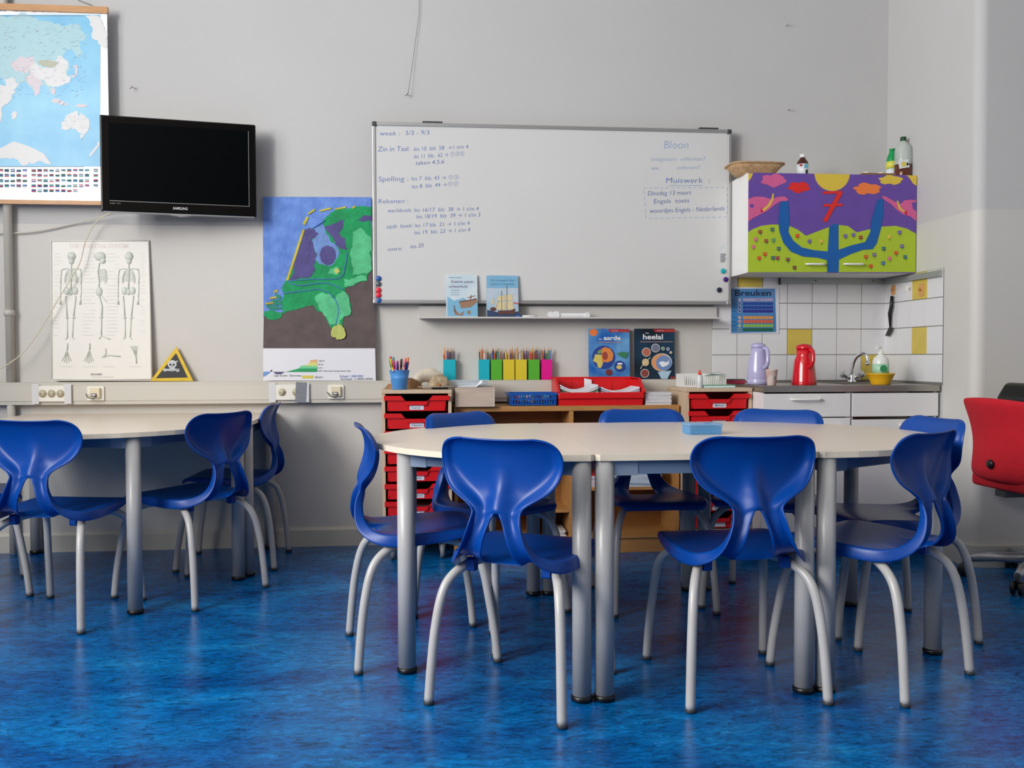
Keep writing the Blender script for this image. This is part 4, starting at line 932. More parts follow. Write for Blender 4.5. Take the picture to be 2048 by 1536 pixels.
q = M1(flat('label_red', (190, 40, 60))).box(-.028, -.008, -.0300, -.0250, .056, .066); q.use(flat('label_teal', (90, 170, 190))).box(-.004, .016, -.0335, -.0290, .046, .066).use(INK).box(.004, .016, -.0335, -.0290, .014, .036); q.build('label_print', r)
GRN = mat('green_plastic', (20, 150, 80), .3); PETC = mat('clear_pet', (206, 214, 208), .12, trans=.0, alpha=.55); JUI = mat('brown_liquid', (92, 40, 22), .2)
r = bottle('cleaner_bottle', 'green cleaner bottle with yellow label at the right end of the cabinet', 1784, -.14, UTOP, [(.030, 0), (.032, .006), (.032, .115), (.026, .142), (.018, .162), (.013, .175), (.013, .182)], GRN, (GRN, .016, .176, .186))
M1(mat('label_yellow', (220, 216, 90), .5)).lathe([(.0326, .072), (.0326, .112)], (0, 0, 0), 22).build('yellow_label', r); M1(mat('label_white', (222, 226, 230), .5)).lathe([(.0326, .030), (.0326, .070)], (0, 0, 0), 22).build('white_label', r)
r = bottle('syrup_bottle', 'clear bottle with a little brown liquid and dark green cap', 1806, -.25, UTOP, [(.044, 0), (.046, .006), (.046, .150), (.040, .172), (.026, .190), (.014, .200), (.013, .214)], PETC, (mat('cap_dark_green', (20, 70, 40), .4), .0165, .206, .226))
M1(JUI).lathe([(.0445, .002), (.0464, .008), (.0464, .072)], (0, 0, 0), 22).build('liquid', r)
q = M1(mat('label_white', (222, 226, 230), .5)).box(-.035, .020, -.0480, -.040, .048, .092, Matrix.Rotation(-.18, 4, 'Y')); q.use(flat('label_yel2', (220, 200, 90))).box(-.022, .004, -.0485, -.047, .056, .082, Matrix.Rotation(-.18, 4, 'Y')).use(INK).box(.006, .017, -.0485, -.047, .058, .074, Matrix.Rotation(-.18, 4, 'Y')); q.build('paper_label', r)
v = P(1748, 344, -.24); r = tag(empty('egg_carton', (v.x, -.24, UTOP)), 'flat brown cardboard tray lying on the cabinet', 'carton')
CARD = mat('brown_card', (120, 86, 50), .8); M1(CARD).box(-.095, .095, -.06, .06, 0, .014).build('tray', r)
for dx in (-.055, .03): M1(mat('egg_white', (222, 214, 200), .5)).lathe([(.001, .022), (.018, .018), (.024, .010), (.018, .004)][::-1], (dx, -.02, .008), 14).build('cup', r)

# ------------------------------------------------------------------ on the worktop
KZ = .8972
def jug(px, Y, label, m_, prof, hpts, lid):
    v = P(px, 760, Y); r = tag(empty('thermos_jug', (v.x, Y, KZ)), label, 'jug', 'thermos jugs on the worktop')
    M1(m_).lathe(prof, (0, 0, 0), 32).build('body', r); M1(m_).lathe(lid, (0, 0, 0), 28).build('lid', r)
    h = M1(m_); h.tube(smooth_path(hpts, 5), .011, 10); h.build('handle', r); return r
LIL = mat('lilac_plastic', (180, 176, 214), .16, coat=.5); REDJ = mat('red_gloss_plastic', (206, 8, 28), .14, coat=.6)
s_ = 1/387.0
jug(1516, -.34, 'lilac thermos jug on the worktop beside the paper cup', LIL, [(.056, 0), (.060, .004), (.060, .024), (.058, .026), (.059, .030), (.057, .075), (.050, .130), (.040, .172), (.036, .200)], [(.020, -.030, .196), (.026, -.062, .188), (.024, -.078, .150), (.020, -.080, .110), (.012, -.058, .088)], [(.036, .198), (.041, .202), (.041, .210), (.034, .219), (.015, .224), (.001, .225)])
jug(1608, -.45, 'glossy red thermos jug on the worktop before a yellow tile', REDJ, [(.064, 0), (.066, .003), (.064, .020), (.056, .090), (.051, .132), (.043, .148), (.041, .155), (.040, .190)], [(.012, -.040, .186), (.016, -.068, .178), (.014, -.080, .140), (.010, -.078, .112), (.004, -.056, .092)], [(.041, .188), (.044, .192), (.044, .200), (.037, .210), (.018, .217), (.001, .219)])
v = P(1543, 766, -.52); r = tag(empty('paper_cup', (v.x, -.52, KZ)), 'small patterned paper cup between the two thermos jugs', 'cup')
M1(mat('cup_paper', (226, 212, 206), .6, rgb2=(214, 170, 160), scale=30)).lathe([(.021, 0), (.0225, .002), (.031, .080), (.033, .082), (.031, .084), (.029, .080), (.021, .006)], (0, 0, 0), 22).build('cup_wall', r)
put_text(M1(DGREY), '7', (.0, -.0295, .03), (1, 0, 0), (0, 0, 1), .010, .016).build('print', r)
v = P(1471, 762, -.20); r = tag(empty('scouring_sponge', (v.x, -.20, KZ)), 'pink and grey scouring sponge at the left end of the worktop', 'sponge')
bevel(M1(mat('sponge_pink', (196, 60, 90), .9, bump=.5, bscale=200)).box(-.045, .045, -.03, .03, 0, .020).build('foam', r), .004); M1(mat('scourer_grey', (96, 100, 96), .9)).box(-.045, .045, -.03, .03, .0202, .026).build('scourer', r)
v = P(1700, 766, -.14); tp = tag(empty('kitchen_tap', (-.245, -.085, KZ)), 'chrome two handle mixer tap with swan neck', 'tap')
M1(CHROME).lathe([(.024, 0), (.026, .006), (.020, .014), (.018, .040), (.014, .052)], (0, 0, 0), 20).build('base', tp)
M1(CHROME).tube(smooth_path([(0, 0, .04), (.002, -.003, .09), (.012, -.022, .140), (.032, -.060, .165), (.046, -.085, .150), (.048, -.09, .115)], 6), .0095, 12).build('spout', tp)
M1(CHROME).lathe([(.013, .100), (.013, .118)], (.048, -.09, 0), 14).build('aerator', tp)
for sd in (-1, 1):
    M1(CHROME).tube([(0, 0, .022), (sd*.034, -.004, .034), (sd*.040, -.005, .036)], .013, 12).build('valve_arm', tp)
    M1(mat('tap_knob', (206, 208, 212), .15, .8)).lathe([(.012, 0), (.019, .006), (.022, .022), (.019, .030), (.010, .032)], (0, 0, 0), 8, smooth=False, mtx=Matrix.Translation((sd*.040, -.005, .036)) @ Matrix.Rotation(sd*.9, 4, 'Y')).build('knob', tp)
v = P(1761, 767, -.47); r = tag(empty('washing_bowl', (v.x, -.47, KZ)), 'small yellow plastic bowl holding the soap bottle', 'bowl')
BOWLY = mat('yellow_plastic', (236, 180, 30), .35)
M1(BOWLY).lathe([(.047, .0), (.049, .003), (.056, .022), (.069, .052), (.074, .056), (.073, .060), (.067, .055), (.053, .022), (.044, .006)], (0, 0, 0), 28).build('bowl_wall', r)
sbp = tag(empty('soap_bottle', (v.x+.002, -.466, KZ+.0065)), 'white pump soap bottle with green label standing in the yellow bowl', 'bottle')
M1(mat('soap_white', (224, 226, 222), .3)).lathe([(.040, 0), (.042, .006), (.042, .115), (.036, .135), (.016, .152), (.013, .158)], (0, 0, 0), 22).build('body', sbp)
M1(mat('soap_green_label', (150, 200, 166), .4, rgb2=(180, 216, 190), scale=30)).lathe([(.0425, .048), (.0425, .104)], (0, 0, 0), 22).build('label_band', sbp)
M1(flat('soap_green', (50, 140, 90))).disc((-.006, -.0432, .078), .020, 'y', 18).build('label_print', sbp)
M1(SOCKW).lathe([(.014, .156), (.014, .168), (.005, .170), (.005, .190)], (0, 0, 0), 14).tube([(0, 0, .190), (-.03, -.006, .188)], .0055, 8).build('pump', sbp)

# ------------------------------------------------------------------ drawer units with red trays
ORD = ['topmost', 'second', 'third', 'fourth', 'fifth', 'sixth', 'seventh', 'eighth', 'ninth', 'tenth', 'eleventh', 'twelfth', 'thirteenth', 'fourteenth', 'fifteenth']
def nth(i, n): k = n-1-i; return 'topmost' if k == 0 else ('lowest' if k == n-1 else ORD[k] + ' from the top')
TRAYR = mat('tray_red', (214, 20, 26), .35, var=.06, scale=20)
def tray_mesh():
    lip = MB().use(TRAYR)
    lip.prism([(-.166, 0), (-.166, -.024), (-.062, -.024), (-.058, -.026), (-.050, -.048), (.050, -.048), (.058, -.026), (.062, -.024), (.166, -.024), (.166, 0), (.080, 0), (.057, -.028), (-.057, -.028), (-.080, 0)], -.018, 0, 'y')
    lip.prism([(-.150, -.020), (-.142, -.078), (.142, -.078), (.150, -.020), (.058, -.022), (.050, -.046), (-.050, -.046), (-.058, -.022)], -.008, .0, 'y')
    lip.box(-.142, .142, 0, .36, -.078, -.074).box(-.150, -.146, 0, .36, -.078, -.004).box(.146, .150, 0, .36, -.078, -.004).box(-.15, .15, .356, .36, -.078, -.004).box(-.166, -.150, 0, .36, -.010, -.004).box(.150, .166, 0, .36, -.010, -.004)
    o = lip.build('tray'); me = o.data; bpy.data.objects.remove(o); return me
TRAY = tray_mesh(); LABW = mat('name_label', (214, 218, 230), .5); INKB = flat('label_ink', (60, 66, 96))
def drawer_unit(x0, x1, yf, label, names, casters=True, fill=()):
    cx = (x0+x1)/2; w_ = (x1-x0)/2; r = tag(empty('drawer_unit', (cx, yf, 0)), label, 'drawer unit', 'drawer units with red trays')
    D = -.078-yf; zt = .882
    for sx in (-1, 1):
        a, b = sorted((sx*w_, sx*(w_-.017))); M1(BIRCH).box(a, b, 0, D, .118, zt-.020).build('side_panel', r)
    bevel(M1(BIRCH).box(-w_-.002, w_+.002, -.004, D, zt-.0195, zt).build('top_panel', r), .002)
    M1(BIRCH).box(-w_+.017, w_-.017, 0, D, .118, .134).build('bottom_panel', r); M1(mat('unit_back', (60, 48, 40), .8)).box(-w_+.017, w_-.017, D-.006, D, .134, zt-.02).build('back_panel', r)
    for i in range(8):
        z = .852-.0905*i
        t = link('tray', TRAY, r, (0, .002 + (.004 if i % 3 == 1 else 0), z))
        for sx in (-1, 1): M1(SOCKW).box(*sorted((sx*(w_-.017), sx*(w_-.024))), .01, D-.02, z-.017, z-.0115).build('runner', r)
        M1(LABW).box(-.036, .036, -.0095, -.0082, -.072, -.049).build('name_label', t)
        nm = names[i] if i < len(names) else ''
        if nm: put_text(M1(INKB), nm, (-.024, -.0098, -.066), (1, 0, 0), (0, 0, 1), min(.052, .0105*len(nm)), .010, .008).build('lettering', t)
    for sx in (-1, 1):
        for y_ in (.05, D-.05):
            c = M1(mat('caster_steel', (170, 172, 176), .3, .8)); x_ = sx*(w_-.05)
            c.box(x_-.02, x_+.02, y_-.025, y_+.025, .112, .117).box(x_-.015, x_-.012, y_-.012, y_+.020, .045, .112).box(x_+.012, x_+.015, y_-.012, y_+.020, .045, .112)
            c.build('caster', r)
            M1(mat('caster_wheel', (120, 122, 126), .4)).lathe([(.034, -.011), (.038, -.006), (.038, .006), (.034, .011)], (0, 0, 0), 18, mtx=Matrix.Translation((x_, y_+.005, .038)) @ Matrix.Rotation(math.pi/2, 4, 'Y')).build('wheel', r)
    return r
du1 = drawer_unit(-2.922, -2.566, -.44, 'birch drawer unit with red trays left of the bookcase', ['Lucy', 'Hawin', '', '', 'Raúl', 'Nadine', 'Saartje', ''])
du2 = drawer_unit(-1.334, -.976, -.45, 'birch drawer unit with red trays beside the kitchen', ['Mahnoor', 'Rouwayda', 'Sam', '', '', '', 'Noor', ''])
# loose sheets showing in some trays
for dx, zz, sl in ((-2.744, .832, .0), (-2.744, .741, .05), (-2.744, .47, .03), (-2.744, .29, .02)):
    o = M1(PAPER).box(-.10, .10, 0, .30, 0, .010, Matrix.Rotation(sl, 4, 'Y')).build('paper_stack', None, None, (dx, -.41, zz-.04)); tag(o, 'white papers lying in the %s red tray of the left unit' % {.832: 'topmost', .741: 'second', .47: 'fifth', .29: 'seventh'}[zz], 'papers', 'papers in the red trays')

# ------------------------------------------------------------------ low oak bookcase
BX0, BX1, BYF, BZT = -2.552, -1.345, -.365, .790
bc = tag(empty('bookcase', ((BX0+BX1)/2, BYF, 0)), 'low open oak bookcase between the two drawer units', 'bookcase')
bw_ = (BX1-BX0)/2; BD = -BYF-.065; mdx = -1.930-(BX0+BX1)/2
bevel(M1(OAK).box(-bw_, bw_, 0, BD, BZT-.028, BZT).build('top_board', bc), .002)
for x0 in (-bw_, bw_-.020): M1(OAK).box(x0, x0+.020, .002, BD, 0, BZT-.0282).build('side_panel', bc)
M1(OAK).box(mdx-.011, mdx+.011, .002, BD-.006, .09, BZT-.0282).build('divider', bc)
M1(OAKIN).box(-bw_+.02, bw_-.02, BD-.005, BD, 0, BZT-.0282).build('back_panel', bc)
M1(OAK).box(-bw_+.02, bw_-.02, .001, BD-.005, .078, .092).build('bottom_board', bc); M1(OAK).box(-bw_+.02, bw_-.02, .010, .025, 0, .0775).build('plinth', bc)
M1(OAK).box(mdx+.011, bw_-.02, .004, BD-.006, .336, .352).build('shelf', bc)
for z in (.222, .50): M1(OAK).box(-bw_+.02, mdx-.011, .004, BD-.006, z, z+.016).build('shelf', bc)
M1(OAK).box(mdx-.20, mdx-.184, .004, BD-.006, .0925, .2215).build('divider', bc)
def stack(n, x0, x1, y0, y1, z, dz, cols, name, label, group, cat='notebook', seed=1, jit=.006):
    rn = random.Random(seed)
    for i in range(n):
        m_ = cols[i % len(cols)]; t_ = dz*rn.uniform(.8, 1.0)
        o = MB().use(m_).box(-(x1-x0)/2, (x1-x0)/2, 0, y1-y0, 0, t_*.15).box(-(x1-x0)/2, (x1-x0)/2, 0, y1-y0, t_*.85, t_).use(PAPER).box(-(x1-x0)/2+.002, (x1-x0)/2-.002, .001, y1-y0, t_*.15, t_*.85).build(name, None, None, ((x0+x1)/2+rn.uniform(-jit, jit), y0+rn.uniform(-jit, jit), z))
        o.rotation_euler = (0, 0, rn.uniform(-.03, .03)); tag(o, label + ', ' + nth(i, n), cat, group); z += t_+.0003
    return z
NB = [mat('nb_blue', (120, 172, 204), .5), mat('nb_pale', (176, 196, 214), .5), mat('nb_pink', (214, 186, 196), .5)]
stack(15, -1.665, -1.44, -.35, -.14, .3525, .0072, NB[:2], 'exercise_book', 'thin blue exercise book in the pile on the bookcase shelf', 'blue exercise books on the shelf', seed=4)
RB = [mat('mag_red', (196, 60, 72), .4), mat('mag_pink', (220, 170, 176), .4), mat('mag_grey', (170, 160, 164), .4)]
stack(10, -1.895, -1.72, -.35, -.14, .3525, .0065, RB, 'magazine', 'thin magazine in the pile beside the blue exercise books', 'magazines on the shelf', 'magazine', 6)
stack(4, -2.05, -1.96, -.34, -.16, .0925, .008, [PAPER2], 'paper_pad', 'grey paper pad in the bottom left bookcase compartment', 'paper pads in the bookcase', 'paper pad', 8)

# on the bookcase
tb = tag(empty('wooden_box', (P(949, 810, -.36).x, -.40, BZT+.0005)), 'pale paulownia wooden box on the bookcase beside the drawers', 'box')
PAU = mat('paulownia', (200, 180, 164), .6, var=.14, scale=7, stretch=(1, 6, 16))
hw_ = (P(988, 790, -.40).x-P(909, 790, -.40).x)/2
bxm = M1(PAU); bxm.box(-hw_, hw_, 0, .010, 0, .092).box(-hw_, hw_, .25, .26, 0, .092).box(-hw_, -hw_+.01, .01, .25, 0, .092).box(hw_-.01, hw_, .01, .25, 0, .092).box(-hw_+.01, hw_-.01, .01, .25, 0, .008); bxm.build('box_body', tb)
M1(PAU).box(-hw_-.001, hw_+.001, -.001, .261, .0922, .100).build('lid', tb)
for k in range(6): M1(mat('joint_pale', (222, 208, 194), .6)).box(hw_-.006, hw_+.0006, -.0006, .006, .006+k*.015, .013+k*.015).build('finger_joint', tb)
bb_ = tag(empty('blue_basket', (P(1067, 808, -.345).x, -.345, BZT+.0005)), 'blue plastic basket full of small coloured bits on the bookcase', 'basket')
BBM = mat('basket_blue', (16, 84, 172), .35); wl_ = .118
def slab(mb, pts): mb.add(pts, [(0,1,2,3),(7,6,5,4),(0,4,5,1),(1,5,6,2),(2,6,7,3),(3,7,4,0)])
M1(BBM).box(-wl_, wl_, .005, .195, 0, .004).build('floor', bb_)
rim = M1(BBM)
for a in ((-.132, .132, -.008, .0, .056, .066), (-.132, .132, .20, .208, .056, .066), (-.132, -.124, .0, .20, .056, .066), (.124, .132, .0, .20, .056, .066)): rim.box(*a)
rim.build('rim', bb_)
for k in range(17): x = -wl_+.006+k*(2*wl_-.012)/16; M1(BBM).box(x-.003, x+.003, -.002, .004, .003, .058).build('slat', bb_)
for z in (.004, .032): M1(BBM).box(-wl_, wl_, -.003, .003, z, z+.006).build('band', bb_)
for sx in (-1, 1): M1(BBM).box(*sorted((sx*wl_, sx*(wl_+.005))), .0, .20, .002, .060).build('end_wall', bb_)
M1(BBM).box(-wl_, wl_, .196, .201, .002, .060).build('back_wall', bb_)
rn = random.Random(11); bits = MB()
BC = [flat('bit%d' % i, c) for i, c in enumerate(((60,190,130),(220,80,110),(120,200,220),(200,200,210),(150,60,120),(40,90,180),(230,160,150)))]
for k in range(150):
    bits.use(rn.choice(BC)); x, y, z = rn.uniform(-.105, .105), rn.uniform(.008, .18), rn.uniform(.008, .046)
    bits.box(x-.006, x+.006, y-.005, y+.005, z-.004, z+.004, Matrix.Translation((x, y, z)) @ Matrix.Rotation(rn.uniform(0, 3), 4, (rn.random(), rn.random(), rn.random())) @ Matrix.Translation((-x, -y, -z)))
o = bits.build('craft_beads', None, None, (bb_.location.x, -.345, BZT+.0045)); o['kind'] = 'stuff'; tag(o, 'heap of small coloured craft pieces in the blue basket', 'beads')
# red picking bin
ra = P(1118, 806, -.36); rb2 = P(1286, 806, -.36); rw_ = (rb2.x-ra.x)/2
rb = tag(empty('storage_bin', ((ra.x+rb2.x)/2, -.355, BZT+.0005)), 'wide red open fronted bin with exercise books on the bookcase', 'bin')
sd_ = [(0, 0), (.27, 0), (.282, .138), (.10, .138), (-.012, .066)]
M1(RED).box(-rw_+.004, rw_-.004, .0, .27, 0, .004).build('bin_floor', rb)
for sx in (-1, 1): M1(RED).prism(sd_, *sorted((sx*rw_, sx*(rw_-.004))), 'x').build('side_wall', rb)
M1(RED).box(-rw_+.004, rw_-.004, .272, .278, .004, .138).build('back_wall', rb); M1(RED).box(-rw_+.004, rw_-.004, -.004, .002, .0, .036).build('front_wall', rb)
bevel(M1(RED).box(-rw_-.004, rw_+.004, -.016, -.004, .036, .070).build('front_lip', rb), .004); M1(RED).box(-rw_-.006, rw_+.006, .268, .286, .138, .146).build('back_rim', rb)
for sx in (-1, 1): M1(RED).prism([(-.014, .066), (.10, .134), (.276, .134), (.276, .144), (.098, .144), (-.018, .074)], *sorted((sx*(rw_-.004), sx*(rw_+.010))), 'x').build('side_rim', rb)
for fx in (-.5, 0, .5): M1(RED).box(fx*rw_-.002, fx*rw_+.002, .268, .272, .01, .13).build('rib', rb)
def wavy(n, x0, x1, y0, z0, dz, cols, label, group, seed, amp):
    for i in range(n):
        mb = MB().use(cols[i % len(cols)]); nx = 10; vs = []
        for k in range(nx+1):
            t = k/nx; x = x0+(x1-x0)*t; z = z0+i*dz+amp*(1-i*.02)*((2*t-1)**2)*(1 if amp > 0 else 1)*i/n
            for (yy, zz) in ((0, 0), (.21, 0), (.21, dz*.9), (0, dz*.9)): vs.append((x-(x0+x1)/2, yy, z+zz-z0))
        fs = []
        for k in range(nx):
            a, b = k*4, k*4+4
            for q in range(4): fs.append((a+q, b+q, b+(q+1) % 4, a+(q+1) % 4))
        fs += [(3,2,1,0), (nx*4, nx*4+1, nx*4+2, nx*4+3)]
        mb.add(vs, fs); o = mb.build('exercise_book', None, None, ((x0+x1)/2, y0, z0)); tag(o, label + ', ' + nth(i, n), 'notebook', group)
BLZ = BZT+.0045
wavy(9, rb.location.x-rw_+.012, rb.location.x-.012, -.335, BLZ, .0085, [PAPER, mat('nb_white', (214, 218, 232), .5), mat('nb_green', (96, 130, 96), .5), PAPER], 'exercise book in the left pile of the red bin', 'exercise books in the red bin, left', 3, .040)
wavy(8, rb.location.x+.008, rb.location.x+rw_-.012, -.335, BLZ, .0085, [mat('nb_lilac', (190, 190, 220), .5), PAPER, mat('nb_rose', (220, 190, 200), .5)], 'exercise book in the right pile of the red bin', 'exercise books in the red bin, right', 5, .034)
o = M1(PAPER).prism([(-.03, 0), (.03, 0), (.03, .05), (.012, .05), (.012, .075), (-.03, .085)], -.0005, .0005, 'y').build('card_divider', None, None, (rb.location.x-.015, -.10, BLZ+.05)); tag(o, 'white card standing between the book piles in the red bin', 'card')
stack(9, P(1290, 800, -.34).x, P(1343, 800, -.34).x, -.345, -.13, BZT+.0005, .0082, [PAPER2, mat('booklet_grey', (190, 184, 178), .7)], 'booklet', 'grey booklet in the pile between red bin and drawer unit', 'grey booklets on the bookcase', 'booklet', 9, .003)

# ------------------------------------------------------------------ on the left drawer unit
DZ = .8825
MARK = [(230,70,60),(236,120,60),(240,190,40),(30,60,40),(206,30,90),(120,190,210),(206,30,40),(20,120,90),(220,200,60),(230,60,140),(110,40,150),(90,60,50),(240,140,160),(40,90,180)]
v = P(799, 776, -.40); bkx = v.x; r = tag(empty('pen_bucket', (bkx, -.40, DZ)), 'light blue metal bucket full of felt pens on the drawer unit', 'bucket')
BKM = mat('bucket_blue', (84, 150, 214), .35)
M1(BKM).lathe([(.036, 0), (.038, .002), (.046, .058), (.047, .060), (.046, .063), (.052, .098), (.054, .100), (.051, .101), (.050, .098), (.036, .006)], (0, 0, 0), 28).build('bucket_wall', r)
M1(ALU).lathe([(.006, -.003), (.006, .003)], (0, 0, 0), 12, mtx=Matrix.Translation((-.030, -.043, .096)) @ Matrix.Rotation(math.pi/2, 4, 'X')).build('handle_ear', r)
rn = random.Random(21); MCN = ['coral red', 'orange', 'yellow', 'dark green', 'crimson', 'pale blue', 'red', 'sea green', 'mustard yellow', 'pink', 'violet', 'brown', 'light pink', 'blue']
for i, c in enumerate(MARK):
    t = 2*math.pi*i/len(MARK); q = .024+.010*(i % 2); m_ = mat('felt_pen_%d' % i, c, .4); ln = rn.uniform(.135, .175)
    o = MB().use(m_).tube([(0, 0, 0), (0, 0, ln*.72)], .0052, 8).tube([(0, 0, ln*.72), (0, 0, ln*.97), (0, 0, ln)], [.0058, .0058, .004], 8).build('felt_pen', None, None, (bkx+.018*math.cos(t), -.40+.018*math.sin(t), DZ+.0065), (-.16*math.sin(t), .20*math.cos(t), 0))
    tag(o, MCN[i] + ' felt pen standing in the blue bucket', 'pen', 'felt pens in the bucket')
dw = tag(empty('driftwood_piece', (P(800, 770, -.25).x+.02, -.235, DZ)), 'rough brown piece of wood behind the blue bucket', 'wood')
M1(mat('driftwood', (170, 126, 86), .8, var=.3, scale=20, bump=.8, bscale=40)).prism([(-.10, 0), (-.085, .022), (-.05, .030), (-.02, .052), (.04, .056), (.075, .040), (.10, .012), (.10, 0)], -.03, .03, 'y').build('wood_block', dw)
SHELLM = mat('shell_cream', (226, 216, 196), .5, var=.06, scale=12)
hs = tag(empty('horn_shell', (P(862, 770, -.20).x, -.18, DZ)), 'cream curved shell resting behind the dried fan', 'shell')
M1(SHELLM).tube(smooth_path([(-.075, 0, .040), (-.045, 0, .064), (.0, 0, .068), (.045, 0, .048), (.075, 0, .030)], 5), [.030]*4+[.036]*4+[.040]*4+[.036]*4+[.030]*4+[.024]*1, 14).build('shell_body', hs)
dish = tag(M1(mat('dish_white', (222, 214, 202), .4)).lathe([(.030, .010), (.06, .011), (.105, .016), (.107, .018), (.06, .0145), (.001, .0135)], (0, 0, 0), 28, sy=.55).build('shallow_dish', None, None, (P(875, 772, -.37).x, -.36, DZ-.004)), 'flat white dish under the dried fan', 'dish')
fan = tag(empty('dried_fan', (P(878, 772, -.37).x, -.365, DZ+.014)), 'half round dried fan with fine ribs on the drawer unit', 'fan')
FANM = mat('fan_straw', (196, 176, 146), .8, rgb2=(150, 132, 108), scale=40)
for k in range(25):
    t = math.pi*k/24; M1(FANM).tube([(0, 0, .006), (.026*math.cos(t), -.004*(k % 2), .004+.026*math.sin(t)), (.053*math.cos(t), .004*(k % 2), .004+.060*math.sin(t))], [.002, .0035, .0042], 5).build('rib', fan)
M1(mat('fan_knot', (150, 100, 60), .7)).lathe([(.012, 0), (.014, .006), (.008, .014)], (0, -.003, 0), 12).build('knot', fan)
ph = tag(empty('phone', (P(885, 777, -.42).x, -.425, DZ)), 'flat black phone at the front edge of the drawer unit', 'phone'); M1(BLACK).rbox(-.055, .03, -.0, .03, 0, .008, .004, 'z').build('body', ph)
pc = tag(empty('plastic_container', (P(940, 768, -.30).x, -.30, BZT+.1008)), 'clear flat plastic container on the wooden box', 'container')
CLR = mat('clear_plastic', (206, 214, 222), .15, alpha=.55)
M1(CLR).box(-.092, .092, 0, .13, 0, .003).build('floor', pc)
for a in ((-.095, .095, -.002, .001, 0, .030), (-.095, .095, .13, .133, 0, .030), (-.096, -.093, 0, .13, 0, .030), (.093, .096, 0, .13, 0, .030)): M1(CLR).box(*a).build('wall', pc)
M1(CLR).box(-.100, .100, -.006, .137, .0302, .036).build('lid', pc)
cp = tag(M1(PAPER).add([(-.08, -.06, .001), (.03, -.065, .001), (.06, -.06, .022), (.065, -.05, .034), (.055, -.03, .036), (.04, .02, .012), (-.06, .02, .004)], [(0, 1, 5, 6), (1, 2, 5), (2, 3, 4, 5)]).build('curled_paper', None, None, (P(940, 772, -.36).x, -.325, BZT+.1012)), 'curled white sheet of paper on the wooden box', 'paper')

# ------------------------------------------------------------------ pencil holders and books on the trunking
TT = .9208
PENC = [(206,50,50),(236,150,50),(40,120,70),(30,30,34),(236,200,60),(240,150,180),(90,50,120),(206,90,50),(60,110,180),(230,230,225),(110,60,40)]
PEM = [mat('pencil_%d' % i, c, .45) for i, c in enumerate(PENC)]; PWOOD = mat('pencil_wood', (214, 176, 130), .6)
PMESH = []; PCN = ['red', 'orange', 'green', 'black', 'yellow', 'pink', 'purple', 'rust brown', 'blue', 'white', 'dark brown']
for m_ in PEM:
    o = MB().use(m_).tube([(0, 0, 0), (0, 0, .150)], .0036, 6, smooth=False).use(PWOOD).tube([(0, 0, .150), (0, 0, .164)], [.0036, .0012], 6).use(m_).tube([(0, 0, .164), (0, 0, .168)], [.0012, .0003], 6).build('pencil'); PMESH.append(o.data); bpy.data.objects.remove(o)
HOLD = [(887, 911, (0, 176, 196), 'cyan', 'the cyan pencil holder standing alone at the left'), (958, 979, (0, 172, 192), 'cyan', 'the cyan pencil holder at the left end of the row'), (982, 1004, (84, 176, 44), 'green', 'the green pencil holder next to the cyan one'), (1006.5, 1029, (220, 198, 44), 'yellow', 'the left one of the two yellow pencil holders'), (1031, 1053.5, (220, 196, 40), 'yellow', 'the right one of the two yellow pencil holders'), (1057, 1079, (78, 178, 40), 'green', 'the green pencil holder between yellow and magenta'), (1083, 1104, (224, 0, 140), 'magenta', 'the magenta pencil holder at the right end')]
rn = random.Random(31)
for px0, px1, c, cn, lab in HOLD:
    a = P(px0, 760, -.058); b = P(px1, 760, -.058); w_ = (b.x-a.x)/2; h = P(px0, 719, -.055).z-TT; m_ = mat('holder_%s' % cn, c, .5)
    r = tag(empty('pencil_holder', ((a.x+b.x)/2, -.0325, TT)), lab[4:] + ' on the trunking', 'pencil holder', 'card pencil holders'); d = .026
    M1(m_).box(-w_, w_, -d, d, 0, .002).build('base', r)
    for q in ((-w_, w_, -d, -d+.002), (-w_, w_, d-.002, d), (-w_, -w_+.002, -d+.002, d-.002), (w_-.002, w_, -d+.002, d-.002)): M1(m_).box(*q, .002, h).build('wall', r)
    n_ = 9
    for k in range(n_):
        mi = rn.randrange(len(PMESH)); x = -w_+.009+(2*w_-.018)*k/(n_-1); y = rn.uniform(-.016, .016)
        o = link('colour_pencil', PMESH[mi], None, (r.location.x+x*.75, -.0325+y*.7, TT+.0022), (rn.uniform(-.05, .05), x*2.2+rn.uniform(-.05, .05), 0)); o.scale = (1, 1, rn.uniform(.92, 1.12))
        tag(o, PCN[mi] + ' pencil in ' + lab[4:], 'pencil', 'pencils in ' + lab)
EARB = mat('cover_earth_blue', (16, 90, 176), .3, rgb2=(120, 180, 220), scale=6); SPB = mat('cover_space', (14, 24, 34), .3, rgb2=(30, 70, 100), scale=5)
def banner(g, x0, x1, y0): g.poly(flat('banner_red', (176, 30, 36)), [(x0, y0), (x1, y0), (x1, y0+42), (x0+20, y0+42)][::-1]); g.text(flat('banner_white', (230, 220, 220)), 'KENNIS', x0+50, x0+150, y0+30, 14); g.text(flat('banner_orange', (220, 120, 60)), 'COMPACT', x0+168, x1-20, y0+30, 14, keep=True)
r, rx, zb_, bw, bh = book('earth_book', 'blue hardback book titled de aarde standing on the trunking', 1178, 1260, 657, TT, -.055, .013, EARB, .05)
g = bp(rx, zb_, -.055, (1090, 640), 7.314); banner(g, 930, 1243, 133); TWH = flat('title_white', (232, 234, 238))
g.oval(ORP, 715, 180, 60, 52); g.text(TWH, 'aarde', 862, 1112, 290, 62, off=.02); g.text(TWH, 'De', 798, 838, 290, 26, keep=True); g.line(flat('sub_tan', (170, 130, 120)), [(785, 324), (1130, 324)], 12, True)
